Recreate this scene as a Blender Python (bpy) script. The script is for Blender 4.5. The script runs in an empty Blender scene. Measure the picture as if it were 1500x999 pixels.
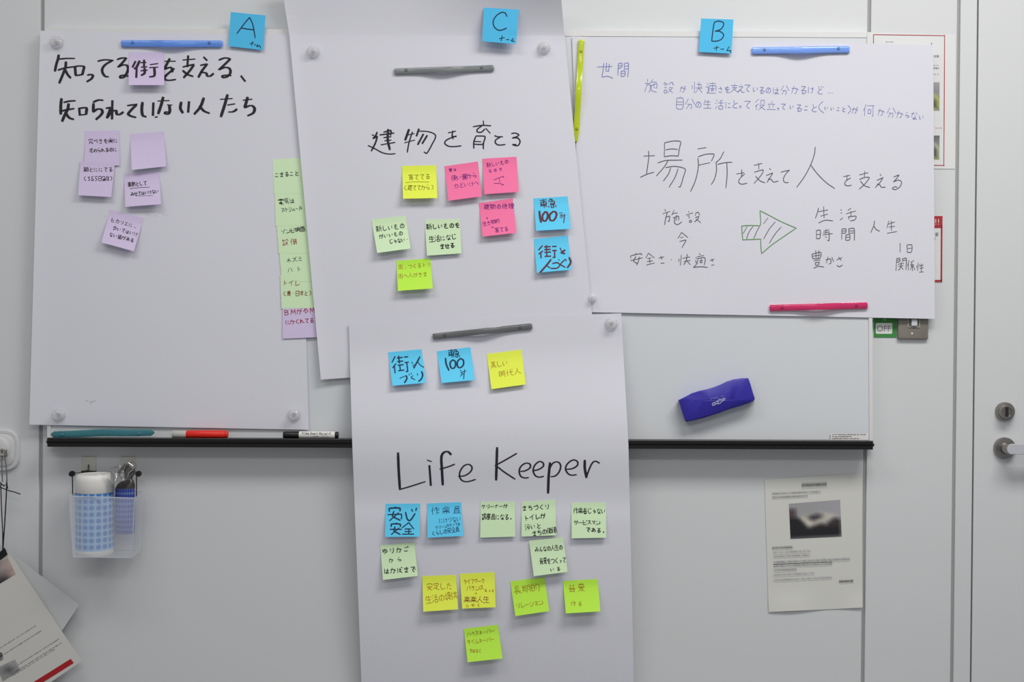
import bpy, math, random
from mathutils import Vector
random.seed(7)
S = bpy.context.scene
COL = S.collection

# ------------------------------------------------------------------ camera
DIST = 2.60                      # camera to wall, metres
FPX = 1733.0                     # focal length in pixels of the 1500 px wide frame
CAM = Vector((0.0, -DIST, 1.25))
PITCH, ROLL = 0.0090, 0.0072
F = Vector((0, math.cos(PITCH), -math.sin(PITCH)))
R0 = Vector((1, 0, 0)); U0 = R0.cross(F)
R = R0 * math.cos(ROLL) + U0 * math.sin(ROLL)
U = U0 * math.cos(ROLL) - R0 * math.sin(ROLL)
cd = bpy.data.cameras.new('camera'); cam = bpy.data.objects.new('camera', cd); COL.objects.link(cam)
cd.sensor_width = 36.0; cd.lens = 36.0 * FPX / 1500.0; cd.clip_start = 0.05
from mathutils import Matrix
M3 = Matrix((R, U, -F)).transposed()
cam.matrix_world = Matrix.Translation(CAM) @ M3.to_4x4()
S.camera = cam

# ------------------------------------------------------------------ world, lights, exposure
w = bpy.data.worlds.new('world'); S.world = w; w.use_nodes = True
bg = w.node_tree.nodes['Background']; bg.inputs[0].default_value = (0.93, 0.96, 1.0, 1); bg.inputs[1].default_value = 0.36
def area(name, loc, size, sy, power, col=(1, 0.98, 0.95), rot=(0, 0, 0)):
    l = bpy.data.lights.new(name, 'AREA'); l.shape = 'RECTANGLE'; l.size = size; l.size_y = sy; l.energy = power; l.color = col
    o = bpy.data.objects.new(name, l); COL.objects.link(o); o.location = loc; o.rotation_euler = rot; return o
area('ceiling_lamp_right', (0.95, -1.25, 2.85), 1.4, 0.55, 45, (1, 0.985, 0.955))
area('ceiling_lamp_left', (-1.0, -1.35, 2.85), 1.4, 0.55, 16, (1, 0.985, 0.955))
area('ceiling_lamp_behind', (0.3, -3.4, 2.85), 2.2, 0.6, 40, (1, 0.985, 0.965))
S.view_settings.view_transform = 'Standard'; S.view_settings.look = 'None'
S.view_settings.exposure = -0.27; S.view_settings.gamma = 1.0; S.view_settings.use_curve_mapping = False

# ------------------------------------------------------------------ helpers
def P(px, py, d):
    """point of the room seen at photo pixel (px,py) at distance d in front of the wall"""
    v = F * FPX + R * (px - 750.0) + U * (499.5 - py)
    t = (-d - CAM.y) / v.y
    return CAM + v * t
MM = lambda d: (DIST - d) / FPX          # metres per pixel at depth d

def lin(c):
    out = []
    for v in c:
        v /= 255.0
        out.append(v / 12.92 if v <= 0.04045 else ((v + 0.055) / 1.055) ** 2.4)
    return tuple(out) + (1,)
MATS = {}
def mat(name, rgb, rough=0.6, metal=0.0, trans=0.0, noise=0.0, nscale=60.0, bump=0.0, alpha=1.0, ior=1.45, spec=0.5):
    if name in MATS: return MATS[name]
    m = bpy.data.materials.new(name); m.use_nodes = True; nt = m.node_tree; b = nt.nodes['Principled BSDF']
    c = lin(rgb)
    b.inputs['Base Color'].default_value = c; b.inputs['Roughness'].default_value = rough
    b.inputs['Metallic'].default_value = metal; b.inputs['Transmission Weight'].default_value = trans
    b.inputs['IOR'].default_value = ior; b.inputs['Alpha'].default_value = alpha
    b.inputs['Specular IOR Level'].default_value = spec
    if noise or bump:
        tc = nt.nodes.new('ShaderNodeTexCoord'); n = nt.nodes.new('ShaderNodeTexNoise')
        n.inputs['Scale'].default_value = nscale; n.inputs['Detail'].default_value = 4
        nt.links.new(tc.outputs['Object'], n.inputs['Vector'])
        if noise:
            r = nt.nodes.new('ShaderNodeMapRange'); r.inputs['To Min'].default_value = 1 - noise; r.inputs['To Max'].default_value = 1 + noise
            nt.links.new(n.outputs['Fac'], r.inputs['Value'])
            mx = nt.nodes.new('ShaderNodeVectorMath'); mx.operation = 'SCALE'; mx.inputs[0].default_value = c[:3]
            nt.links.new(r.outputs[0], mx.inputs['Scale']); nt.links.new(mx.outputs[0], b.inputs['Base Color'])
        if bump:
            bp = nt.nodes.new('ShaderNodeBump'); bp.inputs['Strength'].default_value = bump; bp.inputs['Distance'].default_value = 0.002
            nt.links.new(n.outputs['Fac'], bp.inputs['Height']); nt.links.new(bp.outputs[0], b.inputs['Normal'])
    MATS[name] = m
    return m

def mesh(name, vs, fs, m, parent=None, smooth=False, mats=None, idx=None):
    me = bpy.data.meshes.new(name); me.from_pydata([tuple(v) for v in vs], [], fs)
    for mm in (mats or [m]): me.materials.append(mm)
    if idx: me.polygons.foreach_set('material_index', idx)
    if smooth: me.polygons.foreach_set('use_smooth', [True] * len(me.polygons))
    me.update()
    o = bpy.data.objects.new(name, me); COL.objects.link(o)
    if parent: o.parent = parent; o.matrix_parent_inverse = parent.matrix_world.inverted()
    return o
def empty(name, loc=(0, 0, 0)):
    o = bpy.data.objects.new(name, None); COL.objects.link(o); o.location = loc; o.empty_display_size = 0.02
    o.matrix_world = Matrix.Translation(loc); return o
def thick(o, t):
    md = o.modifiers.new('thickness', 'SOLIDIFY'); md.thickness = t; md.offset = -1
    es = o.modifiers.new('crisp_rim', 'EDGE_SPLIT'); es.split_angle = math.radians(40)
def tag(o, label, cat, group=None):
    o['label'] = label; o['category'] = cat
    if group: o['group'] = group
    return o

class MB:
    def __init__(s): s.v = []; s.f = []; s.i = []; s.k = 0
    def add(s, vs, fs):
        n = len(s.v); s.v += [Vector(v) for v in vs]
        s.f += [tuple(a + n for a in f) for f in fs]; s.i += [s.k] * len(fs)
    def box(s, a, b):
        x0, y0, z0 = a; x1, y1, z1 = b
        s.add([(x0,y0,z0),(x1,y0,z0),(x1,y1,z0),(x0,y1,z0),(x0,y0,z1),(x1,y0,z1),(x1,y1,z1),(x0,y1,z1)],
              [(0,3,2,1),(4,5,6,7),(0,1,5,4),(1,2,6,5),(2,3,7,6),(3,0,4,7)])
    def slab(s, q, d0, d1):
        """prism whose outline is the pixel polygon q, from wall distance d0 (back) to d1 (front)"""
        n = len(q); vs = [P(x, y, d1) for x, y in q]; bk = [Vector((v.x, -d0, v.z)) for v in vs]
        s.add(vs + bk, [tuple(range(n))[::-1], tuple(range(n, 2 * n))] + [(i, (i + 1) % n, n + (i + 1) % n, n + i) for i in range(n)])
    def rings(s, rs, cap=True):
        n = len(rs[0]); vs = [p for r in rs for p in r]; fs = []
        for j in range(len(rs) - 1):
            for i in range(n):
                fs.append((j*n+i, j*n+(i+1)%n, (j+1)*n+(i+1)%n, (j+1)*n+i))
        if cap: fs += [tuple(range(n))[::-1], tuple(range((len(rs)-1)*n, len(rs)*n))]
        s.add(vs, fs)
    def tube(s, pts, r, n=8, flat=1.0):
        pts = [Vector(p) for p in pts]; rs = []
        for i, p in enumerate(pts):
            t = (pts[min(i+1, len(pts)-1)] - pts[max(i-1, 0)]).normalized()
            a = t.cross(Vector((0, 1, 0)))
            if a.length < 0.1: a = t.cross(Vector((1, 0, 0)))
            a.normalize(); b = t.cross(a).normalized()
            rr = r[i] if isinstance(r, (list, tuple)) else r
            rs.append([p + a*rr*math.cos(2*math.pi*k/n) + b*rr*flat*math.sin(2*math.pi*k/n) for k in range(n)])
        s.rings(rs)
    def lathe(s, c, prof, axis='y', n=32, cap=True):
        rs = []
        for r, h in prof:
            ring = []
            for k in range(n):
                a = 2*math.pi*k/n; ca, sa = math.cos(a)*r, math.sin(a)*r
                if axis == 'y': ring.append(c + Vector((ca, -h, sa)))
                elif axis == 'z': ring.append(c + Vector((ca, sa, h)))
                else: ring.append(c + Vector((h, ca, sa)))
            rs.append(ring)
        s.rings(rs, cap)
    def build(s, name, m, parent=None, smooth=False, mats=None):
        return mesh(name, s.v, s.f, m, parent, smooth, mats, s.i if mats else None)

def autosmooth(o, ang=40):
    me = o.data
    me.polygons.foreach_set('use_smooth', [True] * len(me.polygons))
    try: me.set_sharp_from_angle(angle=math.radians(ang))
    except Exception: pass
    return o

# ------------------------------------------------------------------ pen strokes
def smooth_pts(p, sub=4):
    if len(p) < 3: return p
    out = []
    n = len(p)
    for i in range(n - 1):
        p0 = p[max(i-1, 0)]; p1 = p[i]; p2 = p[i+1]; p3 = p[min(i+2, n-1)]
        L = math.dist(p1, p2) + 1e-6
        def tn(a, b, q, L):
            vx, vy = b[0]-a[0], b[1]-a[1]; l = math.hypot(vx, vy) + 1e-6
            # keep corners crisp: weaker tangent where the stroke turns sharply
            ax, ay = q[0]-a[0], q[1]-a[1]; bx, by = b[0]-q[0], b[1]-q[1]
            la, lb = math.hypot(ax, ay), math.hypot(bx, by)
            c = (ax*bx+ay*by)/(la*lb) if la > 1e-6 and lb > 1e-6 else 1
            k = L * max(0.0, min(1, 0.55 + 0.6*c))
            return vx/l*k, vy/l*k
        m1 = tn(p0, p2, p1, L); m2 = tn(p1, p3, p2, L)
        for k in range(sub):
            t = k/sub; t2 = t*t; t3 = t2*t
            h = (2*t3-3*t2+1, t3-2*t2+t, -2*t3+3*t2, t3-t2)
            out.append((h[0]*p1[0]+h[1]*m1[0]+h[2]*p2[0]+h[3]*m2[0], h[0]*p1[1]+h[1]*m1[1]+h[2]*p2[1]+h[3]*m2[1]))
    out.append(p[-1])
    return out
class Ink:
    def __init__(s, depth): s.d = depth; s.v = []; s.f = []
    def stroke(s, pts, w, chisel=0.0, eps=0.0005, sm=True):
        if sm: pts = smooth_pts(pts)
        pts = [p for i, p in enumerate(pts) if i == 0 or math.dist(p, pts[i-1]) > 0.02]
        if len(pts) < 2: return
        n = len(pts); base = len(s.v)
        for i, p in enumerate(pts):
            a = pts[max(i-1, 0)]; b = pts[min(i+1, n-1)]
            tx, ty = b[0]-a[0], b[1]-a[1]; l = math.hypot(tx, ty) + 1e-9; tx /= l; ty /= l
            ww = w * (1 - chisel + chisel * abs(ty)) / 2
            e = 0.35*ww*(-1 if i == 0 else 1 if i == n-1 else 0)
            tap = 0.8 if i in (0, n-1) else 1
            q = (p[0]+tx*e, p[1]+ty*e)
            for sgn in (1, -1):
                x, y = q[0]-ty*ww*sgn*tap, q[1]+tx*ww*sgn*tap
                s.v.append(P(x, y, s.d(x, y) + eps))
        for i in range(n-1):
            k = base + 2*i; s.f.append((k, k+1, k+3, k+2))
    def trace(s, ox, oy, k, w, data, chisel=0.0):
        for st in data.split(';'):
            st = st.split()
            if not st: continue
            s.stroke([(ox + float(a.split(',')[0])/k, oy + float(a.split(',')[1])/k) for a in st], w, chisel)
    def glyph(s, ch, cx, cy, wd, ht, w, ang=0.0):
        g = FONT.get(ch)
        if not g: return
        ca, sa = math.cos(ang), math.sin(ang)
        for st in g.split():
            pts = []
            for i in range(0, len(st) - 1, 2):
                x = (int(st[i]) - 4.6) / 9 * wd; y = (int(st[i+1]) - 4.6) / 9 * ht
                pts.append((cx + x*ca - y*sa, cy + x*sa + y*ca))
            s.stroke(pts, w)
    def line(s, text, x0, y0, x1, y1, size, w):
        n = len(text)
        ang = math.atan2(y1-y0, x1-x0) if n > 1 else 0
        step = math.hypot(x1-x0, y1-y0) / max(n-1, 1) if n > 1 else size
        for i, ch in enumerate(text):
            t = i/(n-1) if n > 1 else 0
            sz = size * (0.86 if ord(ch) < 0x3100 else 1.0)
            s.glyph(ch, x0+(x1-x0)*t, y0+(y1-y0)*t + (size-sz)*0.2, min(step*0.93, sz), sz, w, ang)
    def build(s, parent, m, label=None, name='handwriting'):
        if not s.v: return
        o = mesh(name, s.v, s.f, m, parent); o['kind'] = 'stuff'
        if label: o['label'] = label
        return o

FONT = {
'い':"12162837 7276",'こ':"2272 17284878",'ま':"1282 1474 505739284879",'る':"217126558678493857",'と':"3044 8345274989",
'を':"1272 50154457 84374989",'え':"4151 237319466999",'て':"1181454779",'の':"5247281541838759",'に':"1119 4373 485888",
'は':"1119 3484 616749377889",'が':"03636849 3009 7395 7182 8091",'か':"03636849 3009 7395",'き':"1272 1474 4076 283979",'く':"702579",
'け':"1119 4383 717659",'さ':"1373 4076 283979",'し':"20274987",'じ':"20274987 5061 7081",'せ':"0494 616657 21284989",'た':"1262 4019 5484 586989",
'ち':"1272 402564867849",'つ':"0362948749",'づ':"0362948749 6071 8091",'っ':"3565766749",'で':"1181454779 6475 8495",'ど':"3044 7345274989 6071 8091",
'な':"1252 4016 7193 646849377889",'ん':"501935565997",'み':"216118062597 8359",'め':"2247 61281663948769",'ら':"3051 2326658749",'り':"2125 707649",
'れ':"2029 033308536798",'ゆ':"1016 164183867646 5149",'も':"40285989 1262 1565",'ぺ':"053298 7181827271",'ば':"1119 3474 515747377889 7081 8091",
'ご':"2272 17284878 7081 8092",'や':"0552838657 3049 6051",'ゃ':"2554757767 4159",'あ':"1272 4048 733817549679",'へ':"054298",'よ':"3575 403828",
'ス':"117119 5598",'ケ':"3006 2383 6349",'ジ':"2132 1434 195992 6071",'ュ':"256568 0898",'ー':"0585",'ル':"303609 606894",'ゾ':"1234 7249 7081 8090",
'ン':"1233 099782",'ビ':"101989 1575 7081 8192",'ネ':"4051 136307 4449 6597",'ズ':"127219 5598 7081 8090",'ミ':"2172 2474 1788",'ハ':"3109 6198",
'ト':"3039 3476",'イ':"8005 5359",'レ':"202996",'ヒ':"101989 1575",'リ':"2125 707649",'エ':"1272 4248 0898",'ク':"3005 227239",'ナ':"0383 5029",
'サ':"0393 2026 706739",'マ':"128256 3578",'ラ':"2171 137349",'フ':"117149",'ワ':"1511 118148",'ウ':"5052 152383 8359",'バ':"3109 6198 7081 8090",
'シ':"2132 1434 195992",'ョ':"2272 2575 2878 7279",'タ':"3005 227249 3567",'ム':"4019 1989 6599",'キ':"1373 1676 3059",'パ':"3109 6198 8091",
'カ':"03837849 4019",'ッ':"3344 5364 8349",
'1':"5059",'0':"402227496987826040",'3':"217144767839",'6':"703036294979765535",'5':"8030346576584929",'B':"1019 105172541454767819",
'M':"1920568099",'(':"60333679",')':"30636639",'、':"4769",'。':"374748583837",'・':"4454",'→':"0595 6295 9568",'↓':"5158 2558 5885",'…':"1626 4656 7686",
'完':"5051 13118183 3464 1686 3719 676899",'常':"5052 2132 8172 06049496 3565663635 19178789 5659",'求':"0292 5059 7081 2435 3607 7456 5689",
'頼':"0141 2029 03333606 2609 2648 5191 7173 5393975753 5595 6749 7799",'日':"1119 118189 1585 1989",'昼':"2171 2104 7173 6397 3676783836 3777 1999",
'夜':"5051 0292 2306 1519 6349 5484 8459 5699",'裏':"5051 1191 2272752522 2474 5257 0797 4719 4859 7755 5899",
'側':"2005 1319 3151563631 3353 3739 4759 7176 9198 9889",'歩':"4044 4272 0494 2124 4648 2628 7577 8629",'道':"1122 04242819 1999 4151 7061 3292 4484874744 4686",
'電':"2171 03029293 5155 2343 6383 2666682826 2767 5658 5999",'気':"3004 2181 2373 15757889 3658 5638",'映':"0232370702 0535 45428285 3595 6066 6539 6599",
'画':"0191 2272772722 5157 2474 03099993",'設':"1121 0242 1333 1535 1737391917 6153 61818293 5585 8549 5689",'備':"2005 1319 3292 4143 7173 3494 4549 458589 4787 6659",
'黄':"1181 3033 6063 0393 2474772724 2575 5057 3718 6789",'本':"0292 5059 5217 5287 3767",'育':"5051 0191 412373 6274 2529 257579 2676 2878",
'建':"0131143408 051799 41818444 3292 3696 6057",'物':"1004 0242 0646 2029 6043 52928878 6237 7349",'新':"2021 0141 1113 3133 0343 0545 2429 2508 2547 8061 6166 6649 6394 8389",
'使':"2005 1319 3191 4393954543 6066 6639 4599",'運':"1122 04242819 1999 33319193 4383864643 4585 6268 3797",'昔':"0292 3034 7074 0494 2676792926 2878",
'修':"2005 1319 3237 6043 5282 8254 5295 8455 8647 8949",'理':"0141 0444 2127 0847 5191955551 5393 7179 5797 4999",'生':"2005 1282 1585 5059 0999",
'活':"1021 0314 0926 8051 3393 6166 4686894946",'街':"2003 2406 1519 3161 3363 4044 3565 3868 4548 7191 7494 8489 8979",'東':"0191 5059 1383861613 1585 5607 5698",
'急':"3003 215143 23737626 2575 0709 37396967 5768 8799",'人':"504409 4499",'美':"3041 7061 1282 2474 0696 5157 5709 5799",'時':"0131370701 0434 5191 7053 4393 4595 8589 8979 5667",
'代':"2005 1319 3494 60678999 8091",'安':"5051 13118183 433689 7419 0595",'心':"1508 32386988 5264 8396",'全':"5004 5095 2575 2777 5559 0999",
'作':"2005 1319 6034 5292 6269 6494 6797",'業':"4042 6062 2132 8172 0393 1585 0696 5359 5608 5698",'員':"3171733331 2474782824 2676 3809 6899",
'議':"1121 0242 1333 1535 1737391917 5061 8071 4292 6066 4494 4696 5659 8688 9799",'事':"0191 2272742422 5059 5939 1575 7578 1878 0696",
'汚':"1021 0314 0926 4181 3494 4446 4686 8659",'価':"2005 1319 3191 4393984843 5158 7178",'値':"2005 1319 4191 6063 5383875753 5585 4349 4999",
'者':"1272 4045 0595 8107 3676793936 3878",'背':"3034 1131 0444 6064 8162 6495 2529 257579 2676 2878",'景':"2070732320 2171 0494 3565673735 5759 2719 7789",
'定':"5051 13118183 2373 5358 5575 3508 2699",'提':"0333 2028 2818 0737 5080835350 5181 4494 7478 7696 5539 4699",'供':"2005 1319 3292 5056 7076 3696 5738 7799",
'楽':"5041 3262653532 3363 1122 1424 9172 7394 0696 5559 5608 5698",'長':"3036 3070 3272 3474 0696 3639 3957 5599 7668",
'期':"0242 1016 4046 1333 1434 0646 1708 3748 6159 619199 6393 6696",'的':"2011 0232380802 0535 6044 52928979 5567",
'施':"2022 0343 2309 24444839 6043 5292 45939686 7376 5458 5899",'快':"2029 0306 4282 8285 3595 6065 6539 6599",
'適':"1122 04242819 1999 6061 3191 3338 339397 6265 4585 5676675756",'支':"1282 5044 2474 7409 3599",'分':"3005 6095 2565 6568 6859 4519",
'自':"5041 2171792921 2474 2676",'役':"3003 3406 1519 5154 5181 8184 4585 8539 4699",'立':"5052 1383 2437 7366 0898",'何':"2005 1319 3191 4464674744 8189 8979",
}

# ------------------------------------------------------------------ materials
m_wall = mat('wall_panel_paint', (214, 215, 216), 0.5, noise=0.02, nscale=500, bump=0.05)
m_gap = mat('wall_joint_grey', (164, 164, 162), 0.7, noise=0.03, nscale=200)
m_board = mat('whiteboard_enamel', (216, 219, 222), 0.32, noise=0.01, nscale=8)
m_frame = mat('board_frame_white', (223, 222, 221), 0.4, noise=0.01, nscale=30)
m_black = mat('black_plastic', (20, 19, 20), 0.38, noise=0.1, nscale=90)
m_paper = mat('flipchart_paper', (221, 220, 229), 0.85, noise=0.012, nscale=260, bump=0.06)
m_ink = mat('black_marker_ink', (34, 32, 38), 0.7, noise=0.2, nscale=300)
m_pen = mat('black_fine_pen_ink', (92, 92, 98), 0.7, noise=0.1, nscale=300)
m_pen2 = mat('black_felt_pen_ink', (44, 46, 46), 0.7, noise=0.1, nscale=300)
m_bluepen = mat('blue_pen_ink', (124, 130, 190), 0.7, noise=0.1, nscale=300)
m_greenpen = mat('green_pen_ink', (96, 150, 84), 0.7, noise=0.1, nscale=300)
m_redpen = mat('red_pen_ink', (170, 50, 74), 0.7, noise=0.1, nscale=300)
m_brownpen = mat('brown_pen_ink', (140, 62, 46), 0.7, noise=0.1, nscale=300)
m_orange = mat('orange_pen_ink', (176, 122, 30), 0.7, noise=0.1, nscale=300)
m_olive = mat('olive_pen_ink', (130, 120, 20), 0.7, noise=0.1, nscale=300)
m_purple = mat('purple_pen_ink', (120, 26, 130), 0.7, noise=0.1, nscale=300)
m_navy = mat('navy_marker_ink', (20, 52, 84), 0.7, noise=0.1, nscale=300)
m_maroon = mat('maroon_marker_ink', (92, 44, 62), 0.7, noise=0.1, nscale=300)
m_navypen = mat('navy_pen_ink', (28, 76, 124), 0.7, noise=0.1, nscale=300)
m_silver = mat('satin_steel', (150, 146, 140), 0.32, metal=0.9, noise=0.04, nscale=200)
m_lever = mat('satin_lever_metal', (206, 206, 214), 0.4, metal=0.25, noise=0.02, nscale=200)
m_chrome = mat('chrome_wire', (210, 208, 205), 0.15, metal=1.0, noise=0.02)
m_white = mat('white_plastic', (226, 224, 220), 0.4, noise=0.01)
m_clear = mat('clear_acrylic', (232, 232, 236), 0.08, alpha=0.42, noise=0.005)
m_dark = mat('dark_metal', (70, 68, 66), 0.35, metal=0.7, noise=0.05)
NOTE = dict(
 lavender=mat('lavender_note_paper', (218, 202, 234), 0.8, noise=0.015, nscale=150),
 green=mat('pale_green_note_paper', (216, 242, 198), 0.8, noise=0.015, nscale=150),
 yellow=mat('yellow_note_paper', (238, 250, 84), 0.8, noise=0.015, nscale=150),
 lime=mat('lime_note_paper', (196, 248, 78), 0.8, noise=0.015, nscale=150),
 pink=mat('pink_note_paper', (255, 124, 172), 0.8, noise=0.015, nscale=150),
 blue=mat('sky_blue_note_paper', (100, 212, 252), 0.8, noise=0.015, nscale=150),
 team=mat('blue_card_paper', (80, 190, 236), 0.8, noise=0.015, nscale=150))

# ------------------------------------------------------------------ the wall, floor, door
X = lambda px, py=500: P(px, py, 0.0).x
wall = MB(); wall.box((-2.4, 0.0055, 0), (2.6, 0.10, 2.75))
wall_back = wall.build('wall_back', m_gap); wall_back['kind'] = 'structure'
def panel(x0, x1, name='wall_panel', parent=None, z0=0.0, z1=2.75, m=m_wall):
    b = MB(); y1 = 0.0058
    rs = []
    for y, i in ((y1, 0), (0.0015, 0), (0.0004, 0.0004), (0.0, 0.0015)):
        rs.append([Vector((x0+i, y, z0)), Vector((x1-i, y, z0)), Vector((x1-i, y, z1)), Vector((x0+i, y, z1))])
    b.rings(rs)
    return b.build(name, m, parent or wall_back)
panel(-2.4, X(-760))
panel(X(-756), X(57.6))
panel(X(63.0), X(1266.2))
panel(X(1271.4), X(1397.2))
panel(X(1402.0), X(1426.4))
# door leaf with its steel jamb strip
door = MB()
x0, x1 = X(1428.6), X(1428.6) + 0.86
rs = [[Vector((x0+i, y, 0.01)), Vector((x1-i, y, 0.01)), Vector((x1-i, y, 2.12)), Vector((x0+i, y, 2.12))] for y, i in ((0.0054, 0), (0.002, 0), (0.0005, 0.0005), (0.0, 0.002))]
door.rings(rs); door_1 = door.build('door_1', m_wall); door_1['kind'] = 'structure'
b = MB(); b.box((X(1426.6), 0.0022, 0), (X(1428.4), 0.0054, 2.75)); t = b.build('trim_1', mat('dark_door_seal', (92, 94, 94), 0.7, noise=0.05)); t['kind'] = 'structure'
panel(x0 + 0.863, 2.6)
panel(x0 - 0.0, x1, z0=2.125)
fl = MB(); fl.box((-2.4, -4.2, -0.05), (2.6, 0.10, 0.0)); o = fl.build('floor', mat('grey_carpet', (120, 122, 124), 0.9, noise=0.15, nscale=200, bump=0.4)); o['kind'] = 'structure'

# door hardware (parts of the door)
c = P(1470.5, 656, 0.0); c.y = 0
h = MB(); h.lathe(c, [(0.0235, 0.0), (0.0235, 0.007), (0.0222, 0.0095), (0.0125, 0.0100), (0.0115, 0.012), (0.0115, 0.044), (0.0105, 0.046)], n=40)
hand = autosmooth(h.build('door_handle', m_silver, door_1)); hand['label'] = 'round satin steel rosette of the lever handle'
lv = MB()
def lev(k):
    q = [(1545, 665.6-k), (1545, 650.2+k)]
    for a_ in range(9):
        t_ = math.radians(90+a_*22.5); q.append((1482.2+(7.2-k)*math.cos(t_), 657.9-(7.7-k)*math.sin(t_)))
    return q
lv.rings([[P(x, y, dd) for x, y in lev(k)] for dd, k in ((0.038, 0.4), (0.039, 0.0), (0.0485, 0.0), (0.0495, 0.6))])
o = autosmooth(lv.build('lever', m_lever, hand), 30); o['label'] = 'flat pale grey lever'
c = P(1471, 602.5, 0.0); c.y = 0
h = MB(); h.lathe(c, [(0.0205, 0.0), (0.0205, 0.008), (0.0185, 0.012), (0.0165, 0.0125)], n=40)
lock = autosmooth(h.build('door_lock', m_silver, door_1))
h = MB(); cc = c + Vector((-0.003, 0, 0.0)); h.lathe(cc, [(0.0145, 0.0125), (0.0145, 0.020), (0.0132, 0.0225), (0.0105, 0.0225), (0.0100, 0.0212)], n=36)
autosmooth(h.build('lock_cylinder', m_silver, lock))
h = MB(); h.box((cc.x-0.0018, -0.0262, cc.z-0.010), (cc.x+0.0018, -0.0205, cc.z+0.0105)); h.build('thumb_turn', m_dark, lock)

# ------------------------------------------------------------------ whiteboard with black pen tray
WB = [(66, 41), (1275.5, 47), (1279, 652), (69, 647)]
bd = 0.018
wb = empty('whiteboard', P(672, 650, 0))
tag(wb, 'wide wall-mounted whiteboard with thin white frame and black pen tray', 'whiteboard')
b = MB(); b.slab(WB, 0.0, bd); b.build('board_surface', m_board, wb)
def strip(p, q, w0, d0, d1, name='frame_rail', m=m_frame, par=wb):
    dx, dy = q[0]-p[0], q[1]-p[1]; l = math.hypot(dx, dy); nx, ny = -dy/l*w0, dx/l*w0
    b = MB(); b.slab([p, q, (q[0]+nx, q[1]+ny), (p[0]+nx, p[1]+ny)], d0, d1); return b.build(name, m, par)
strip(WB[0], WB[1], 8, bd-0.001, bd+0.0012)
strip(WB[1], WB[2], 5.2, bd-0.001, bd+0.0030)
strip(WB[3], WB[0], 5.5, bd-0.001, bd+0.0030)
# tray: top ledge + fluted front
TF = 0.054
def traytop(px): return P(px, 641.6 + (px-69)/1210*4.4, TF)
def traybot(px): return P(px, 654.6 + (px-69)/1210*4.2, TF)
tl, tr = traytop(69), traytop(1279); bl, br = traybot(69), traybot(1279)
def prof(t_, b_):
    x = t_.x; H = t_.z - b_.z
    return [Vector((x, -bd+0.001, t_.z-0.001)), Vector((x, -TF+0.004, t_.z-0.001)), Vector((x, -TF+0.0036, t_.z+0.0006)), Vector((x, -TF+0.0008, t_.z+0.0006)), Vector((x, -TF, t_.z-0.001)),
            Vector((x, -TF, t_.z-H*0.40)), Vector((x, -TF+0.003, t_.z-H*0.46)), Vector((x, -TF+0.003, t_.z-H*0.54)), Vector((x, -TF+0.0008, t_.z-H*0.6)),
            Vector((x, -TF+0.0008, b_.z+0.001)), Vector((x, -TF+0.002, b_.z)), Vector((x, -bd+0.001, b_.z))]
b = MB(); b.rings([prof(tl, bl), prof(tr, br)])
tray = b.build('pen_tray', m_black, wb); tray['label'] = 'long black plastic pen tray along the bottom edge'
for xx, sg in ((tl.x, -1), (tr.x, 1)):
    zc = (tl.z+bl.z)/2 if sg < 0 else (tr.z+br.z)/2
    b = MB(); b.lathe(Vector((xx, -TF+0.013, zc)), [(0.0042, -0.001*sg), (0.0042, 0.004*sg), (0.0025, 0.0062*sg)], 'x', 16); b.build('tray_end_cap', m_black, tray)
# small printed sticker in the lower right corner of the board
b = MB(); b.slab([(1215.5, 636.3), (1272, 636.6), (1272, 645), (1215.5, 645)], bd-0.0005, bd+0.0006); st = b.build('printed_sticker', mat('sticker_white', (232, 228, 226), 0.5, noise=0.01), wb)
st['label'] = 'tiny white care-instruction sticker with fine print'
ik = Ink(lambda x, y: bd+0.0006)
random.seed(3)
for y, x0, x1 in ((636.6, 1219, 1268), (639.4, 1219, 1247), (642.2, 1219, 1258)):
    x = x0
    while x < x1:
        l = random.uniform(1.5, 5); ik.stroke([(x, y+random.uniform(-.2, .2)), (min(x+l, x1), y)], random.uniform(0.7, 1.3), sm=False); x += l + random.uniform(0.6, 1.6)
ik.stroke([(1216.2, 637), (1216, 643)], 1.0, sm=False)
ik.build(st, mat('grey_print', (110, 106, 108), 0.7, noise=0.1), name='fine_print')

# ------------------------------------------------------------------ big paper sheets
def lerp(a, b, t): return a + (b-a)*t
def sstep(a, b, x):
    t = max(0, min(1, (x-a)/(b-a))); return t*t*(3-2*t)
def sheet(name, left, right, depth, nu, nv, label, m=m_paper):
    """left/right: matching lists of pixel points down the two side edges"""
    vs = []; fs = []
    ys = []
    seg = len(left)-1; per = max(1, nv//seg)
    rows = []
    for i in range(seg):
        for k in range(per + (1 if i == seg-1 else 0)):
            t = k/per
            rows.append(((lerp(left[i][0], left[i+1][0], t), lerp(left[i][1], left[i+1][1], t)), (lerp(right[i][0], right[i+1][0], t), lerp(right[i][1], right[i+1][1], t))))
    for L, Rr in rows:
        for j in range(nu+1):
            s = j/nu; x = lerp(L[0], Rr[0], s); y = lerp(L[1], Rr[1], s); vs.append(P(x, y, depth(x, y)))
    for i in range(len(rows)-1):
        for j in range(nu):
            a = i*(nu+1)+j; fs.append((a, a+nu+1, a+nu+2, a+1))
    o = mesh(name, vs, fs, m, None, True)
    thick(o, 0.00012)
    return tag(o, label, 'paper sheet', 'flip chart sheets on the whiteboard')
def dA(x, y):
    d = bd + 0.0042 + 0.0010*math.sin(x/60)*math.sin(y/110) + 0.0012*sstep(500, 625, y)
    d += 0.003*math.exp(-(x-44-(622-y)*.026)/14.0)
    return d
A = sheet('flipchart_sheet', [(59, 45), (43, 622)], [(436, 51), (452.5, 629.5)], dA, 40, 60, 'white paper sheet at far left with bold black writing in two rows')
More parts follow.
